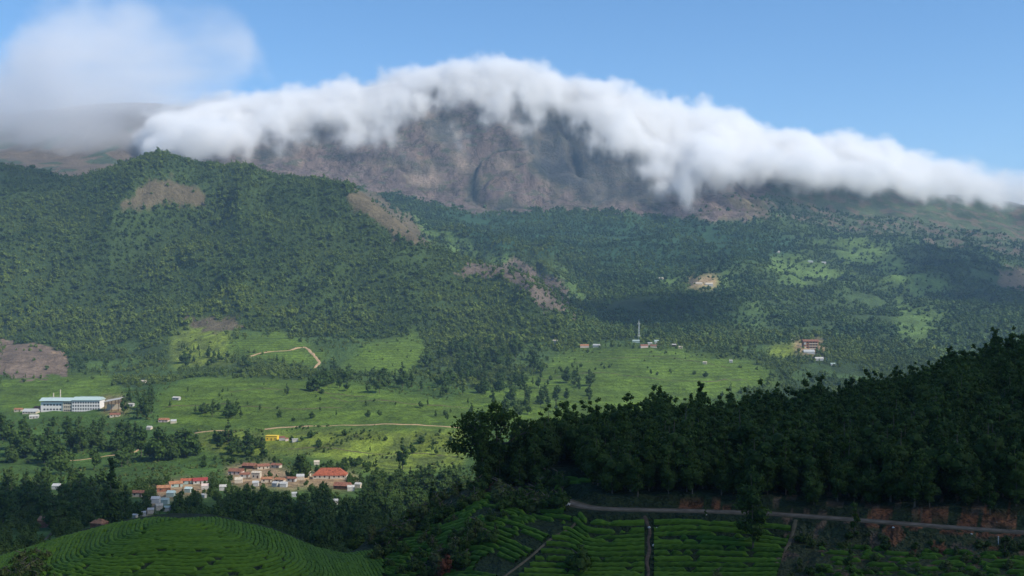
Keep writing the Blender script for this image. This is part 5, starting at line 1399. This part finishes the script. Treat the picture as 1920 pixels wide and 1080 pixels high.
def scatter(name, P, S, kinds, label, tint=1.0, seed=0):
    """woodland nobody could count: one object whose trees are instanced on its points"""
    r = np.random.default_rng(seed)
    me = bpy.data.meshes.new(name); me.vertices.add(len(P)); me.vertices.foreach_set('co', np.asarray(P, np.float32).ravel())
    a = me.attributes.new('size', 'FLOAT', 'POINT'); a.data.foreach_set('value', np.asarray(S, np.float32))
    a = me.attributes.new('tint', 'FLOAT', 'POINT'); P_ = np.asarray(P)
    a.data.foreach_set('value', (np.clip(.30 + 1.3 * fbm(P_[:, 0] / 170 + 5, P_[:, 1] / 170, 4) + .35 * sst(160, -60, P_[:, 2]) * (P_[:, 1] > 1500), 0, 1) * tint).astype(np.float32))
    a = me.attributes.new('turn', 'FLOAT', 'POINT'); a.data.foreach_set('value', r.uniform(0, 6.28, len(P)).astype(np.float32))
    o = link(name, me)
    ng = bpy.data.node_groups.new(name, 'GeometryNodeTree')
    ng.interface.new_socket('Geometry', in_out='INPUT', socket_type='NodeSocketGeometry')
    ng.interface.new_socket('Geometry', in_out='OUTPUT', socket_type='NodeSocketGeometry')
    L = ng.links.new; gi = ng.nodes.new('NodeGroupInput'); go = ng.nodes.new('NodeGroupOutput')
    iop = ng.nodes.new('GeometryNodeInstanceOnPoints'); L(gi.outputs[0], iop.inputs['Points'])
    gti = ng.nodes.new('GeometryNodeGeometryToInstance')
    for kname in kinds:
        for cm, tm, h0 in PROTO[kname]:
            ob = SRC.get(cm.name)
            oi = ng.nodes.new('GeometryNodeObjectInfo'); oi.inputs['Object'].default_value = ob; oi.inputs['As Instance'].default_value = False
            tr = ng.nodes.new('GeometryNodeTransform'); tr.inputs['Scale'].default_value = (1 / h0,) * 3
            L(oi.outputs['Geometry'], tr.inputs[0]); L(tr.outputs[0], gti.inputs[0])
    L(gti.outputs[0], iop.inputs['Instance']); iop.inputs['Pick Instance'].default_value = True
    rv = ng.nodes.new('FunctionNodeRandomValue'); rv.data_type = 'INT'
    rv.inputs[4].default_value = 0; rv.inputs[5].default_value = 60
    L(rv.outputs[2], iop.inputs['Instance Index'])
    na = ng.nodes.new('GeometryNodeInputNamedAttribute'); na.data_type = 'FLOAT'; na.inputs['Name'].default_value = 'size'
    nb = ng.nodes.new('GeometryNodeInputNamedAttribute'); nb.data_type = 'FLOAT'; nb.inputs['Name'].default_value = 'turn'
    cx = ng.nodes.new('ShaderNodeCombineXYZ'); L(nb.outputs['Attribute'], cx.inputs[2])
    L(cx.outputs[0], iop.inputs['Rotation']); L(na.outputs['Attribute'], iop.inputs['Scale'])
    L(iop.outputs[0], go.inputs[0])
    md = o.modifiers.new('trees', 'NODES'); md.node_group = ng
    return tag(o, label, kind='stuff')

# one standing tree of each far kind supplies the shape for its woodland
SRC = {}
for o in bpy.data.objects:
    if o.name.startswith('crown') and o.type == 'MESH': SRC.setdefault(o.data.name, o)
for kname, spots in {'far': [(905, 640), (300, 600), (500, 560), (150, 620)], 'farslim': [(860, 650), (420, 590), (640, 600)], 'blue': [(1250, 600), (1350, 590), (1150, 560)], 'olive': [(1060, 560), (980, 520), (400, 625)]}.items():
    for i, (a, b) in enumerate(spots):
        p = hit(a, b, 1700, 3400)
        nm = {'far': 'woodland_tree', 'farslim': 'slim_woodland_tree', 'blue': 'mountain_tree', 'olive': 'hill_bush'}[kname]
        lab = {'far': 'round tree within the wooded hillside', 'farslim': 'slim tree within the wooded hillside', 'blue': 'blue green tree on the far wooded slope', 'olive': 'olive bush on the hill flank'}[kname]
        e = tree(kname, tuple(p), {'far': 10, 'farslim': 12, 'blue': 9, 'olive': 3.5}[kname], lab, lab.replace('within', 'of') + 's', nm, 'tree' if kname != 'olive' else 'shrub', i)
        c = e.children[0]; SRC[c.data.name] = c

rp = np.c_[cand[rest], z[rest] - .2]
scatter('plantation_forest', rp, ht[rest], ['euc', 'bushy'], 'dense dark plantation forest over the ridge above the road', tint=.15, seed=1)

def grid_points(x0, x1, y0, y1, s, seed):
    r = np.random.default_rng(seed)
    gx, gy = np.meshgrid(np.arange(x0, x1, s), np.arange(y0, y1, s))
    gx = gx.ravel() + r.uniform(-.48, .48, gx.size) * s; gy = gy.ravel() + r.uniform(-.48, .48, gy.size) * s
    return gx, gy, r
def wood(x0, x1, y0, y1, s, seed, extra=None):
    x, y, r = grid_points(x0, x1, y0, y1, s, seed)
    u = 960 + F * x / y
    m = (u > -150) & (u < 2070) & (y < ridge_y(u) - 60)
    x, y = x[m], y[m]
    zz = H(x, y); C, rk, te, wd = cover(x, y, zz)
    u = 960 + F * x / y; v = HOR - F * zz / y
    k = r.random(len(x)) < wd
    if extra is not None: k &= extra(x, y, u, v)
    for a, b, c in TREES:
        if c > 3: k &= np.hypot(x - a, y - b) > c + 3
    return x[k], y[k], zz[k], u[k], v[k], r
# left hill and foot slopes
x, y, zz, u, v, r = wood(-2400, 900, 2060, 3500, 9.6, 5, lambda x, y, u, v: (u < 1120) | (y < 2400))
sz = np.clip(7.6 * np.exp(r.normal(.28, .34, len(x))), 4.5, 23) * (1 + .3 * fbm(x / 120, y / 120, 3))
scatter('hillside_forest', np.c_[x, y, zz - .5], sz, ['far', 'far', 'farslim'], 'dense green forest covering the broad hill', seed=2)
# foot of the hills down to the fields
x, y, zz, u, v, r = wood(-1100, 1000, 1560, 2080, 9.5, 6, lambda x, y, u, v: fbm(x / 110 + 4, y / 110, 3) < .18)
scatter('valley_woodland', np.c_[x, y, zz - .5], r.uniform(6, 12, len(x)), ['far', 'farslim'], 'woodland on the hill foot above the tea fields', seed=3)
# mountain slopes
x, y, zz, u, v, r = wood(-700, 2900, 2200, 4700, 10.0, 7, lambda x, y, u, v: (u > 1060) | (y > 3300))
k = (fbm(x / 210, y / 210, 4) < .30); x, y, zz, u = x[k], y[k], zz[k], u[k]
scatter('mountain_forest', np.c_[x, y, zz - .8], np.clip(7 * np.exp(r.normal(.2, .35, len(x))), 4, 18), ['blue'], 'blue green woods on the mountain slopes', seed=4)
x, y, zz, u, v, r = grid_points(-700, 2600, 1900, 4300, 24, 9)[0:2] + (None,) * 3 + (np.random.default_rng(3),)
u = 960 + F * x / y; m = (u > -100) & (u < 2020); x, y, u = x[m], y[m], u[m]; zz = H(x, y); C, rk, te, wd = cover(x, y, zz)
k = (wd < .5) & (r.random(len(x)) < .35); 
scatter('scrub', np.c_[x[k], y[k], zz[k] - .4], r.uniform(2, 5, k.sum()), ['olive'], 'scattered olive scrub on bare and grassy slopes', seed=5)
# valley hedges and scrub between fields
x, y, r = grid_points(-520, 380, 700, 1560, 7.5, 12)
zz = H(x, y); u = 960 + F * x / y; v = HOR - F * zz / y
C, rk, te, wd = cover(x, y, zz)
k = (te < .5) & (C[:, 0] < .2) & (fbm(x / 45, y / 45, 3) > np.where(C[:, 0] > .1, .16, .02))
for a, b, c in TREES:
    if c > 3: k &= np.hypot(x - a, y - b) > c + 2
for a, b, w in KEEP: k &= ~((np.abs(u - a) < w / 2 + 3) & (v > b - 3) & (v < b + 10))
scatter('valley_scrub', np.c_[x[k], y[k], zz[k] - .3], r.uniform(1.5, 4.0, k.sum()), ['olive', 'far'], 'hedges and scrub between the valley fields', seed=6)
# undergrowth of the shaded lower valley
x, y, r = grid_points(-330, 80, 235, 840, 5.0, 14)
zz = H(x, y); u = 960 + F * x / y; v = HOR - F * zz / y
k = (fbm(x / 30, y / 30, 3) > -.12) & (y > 240) & (u > -60) & (u < 1000)
for a, b, w in CLEAR: k &= ~((np.abs(u - a) < w * .7) & (v > b) & (v < b + 30))
for a, b, c in TREES:
    if c > 3: k &= np.hypot(x - a, y - b) > c + 1
for a, b, w in KEEP: k &= ~((np.abs(u - a) < w / 2 + 3) & (v > b - 3) & (v < b + 22))
scatter('valley_undergrowth', np.c_[x[k], y[k], zz[k] - .4], r.uniform(2.5, 7.0, k.sum()), ['broad', 'slim'], 'dark undergrowth filling the shaded lower valley', tint=.3, seed=7)
print('objects', len(bpy.data.objects), 'rows', rows_total)
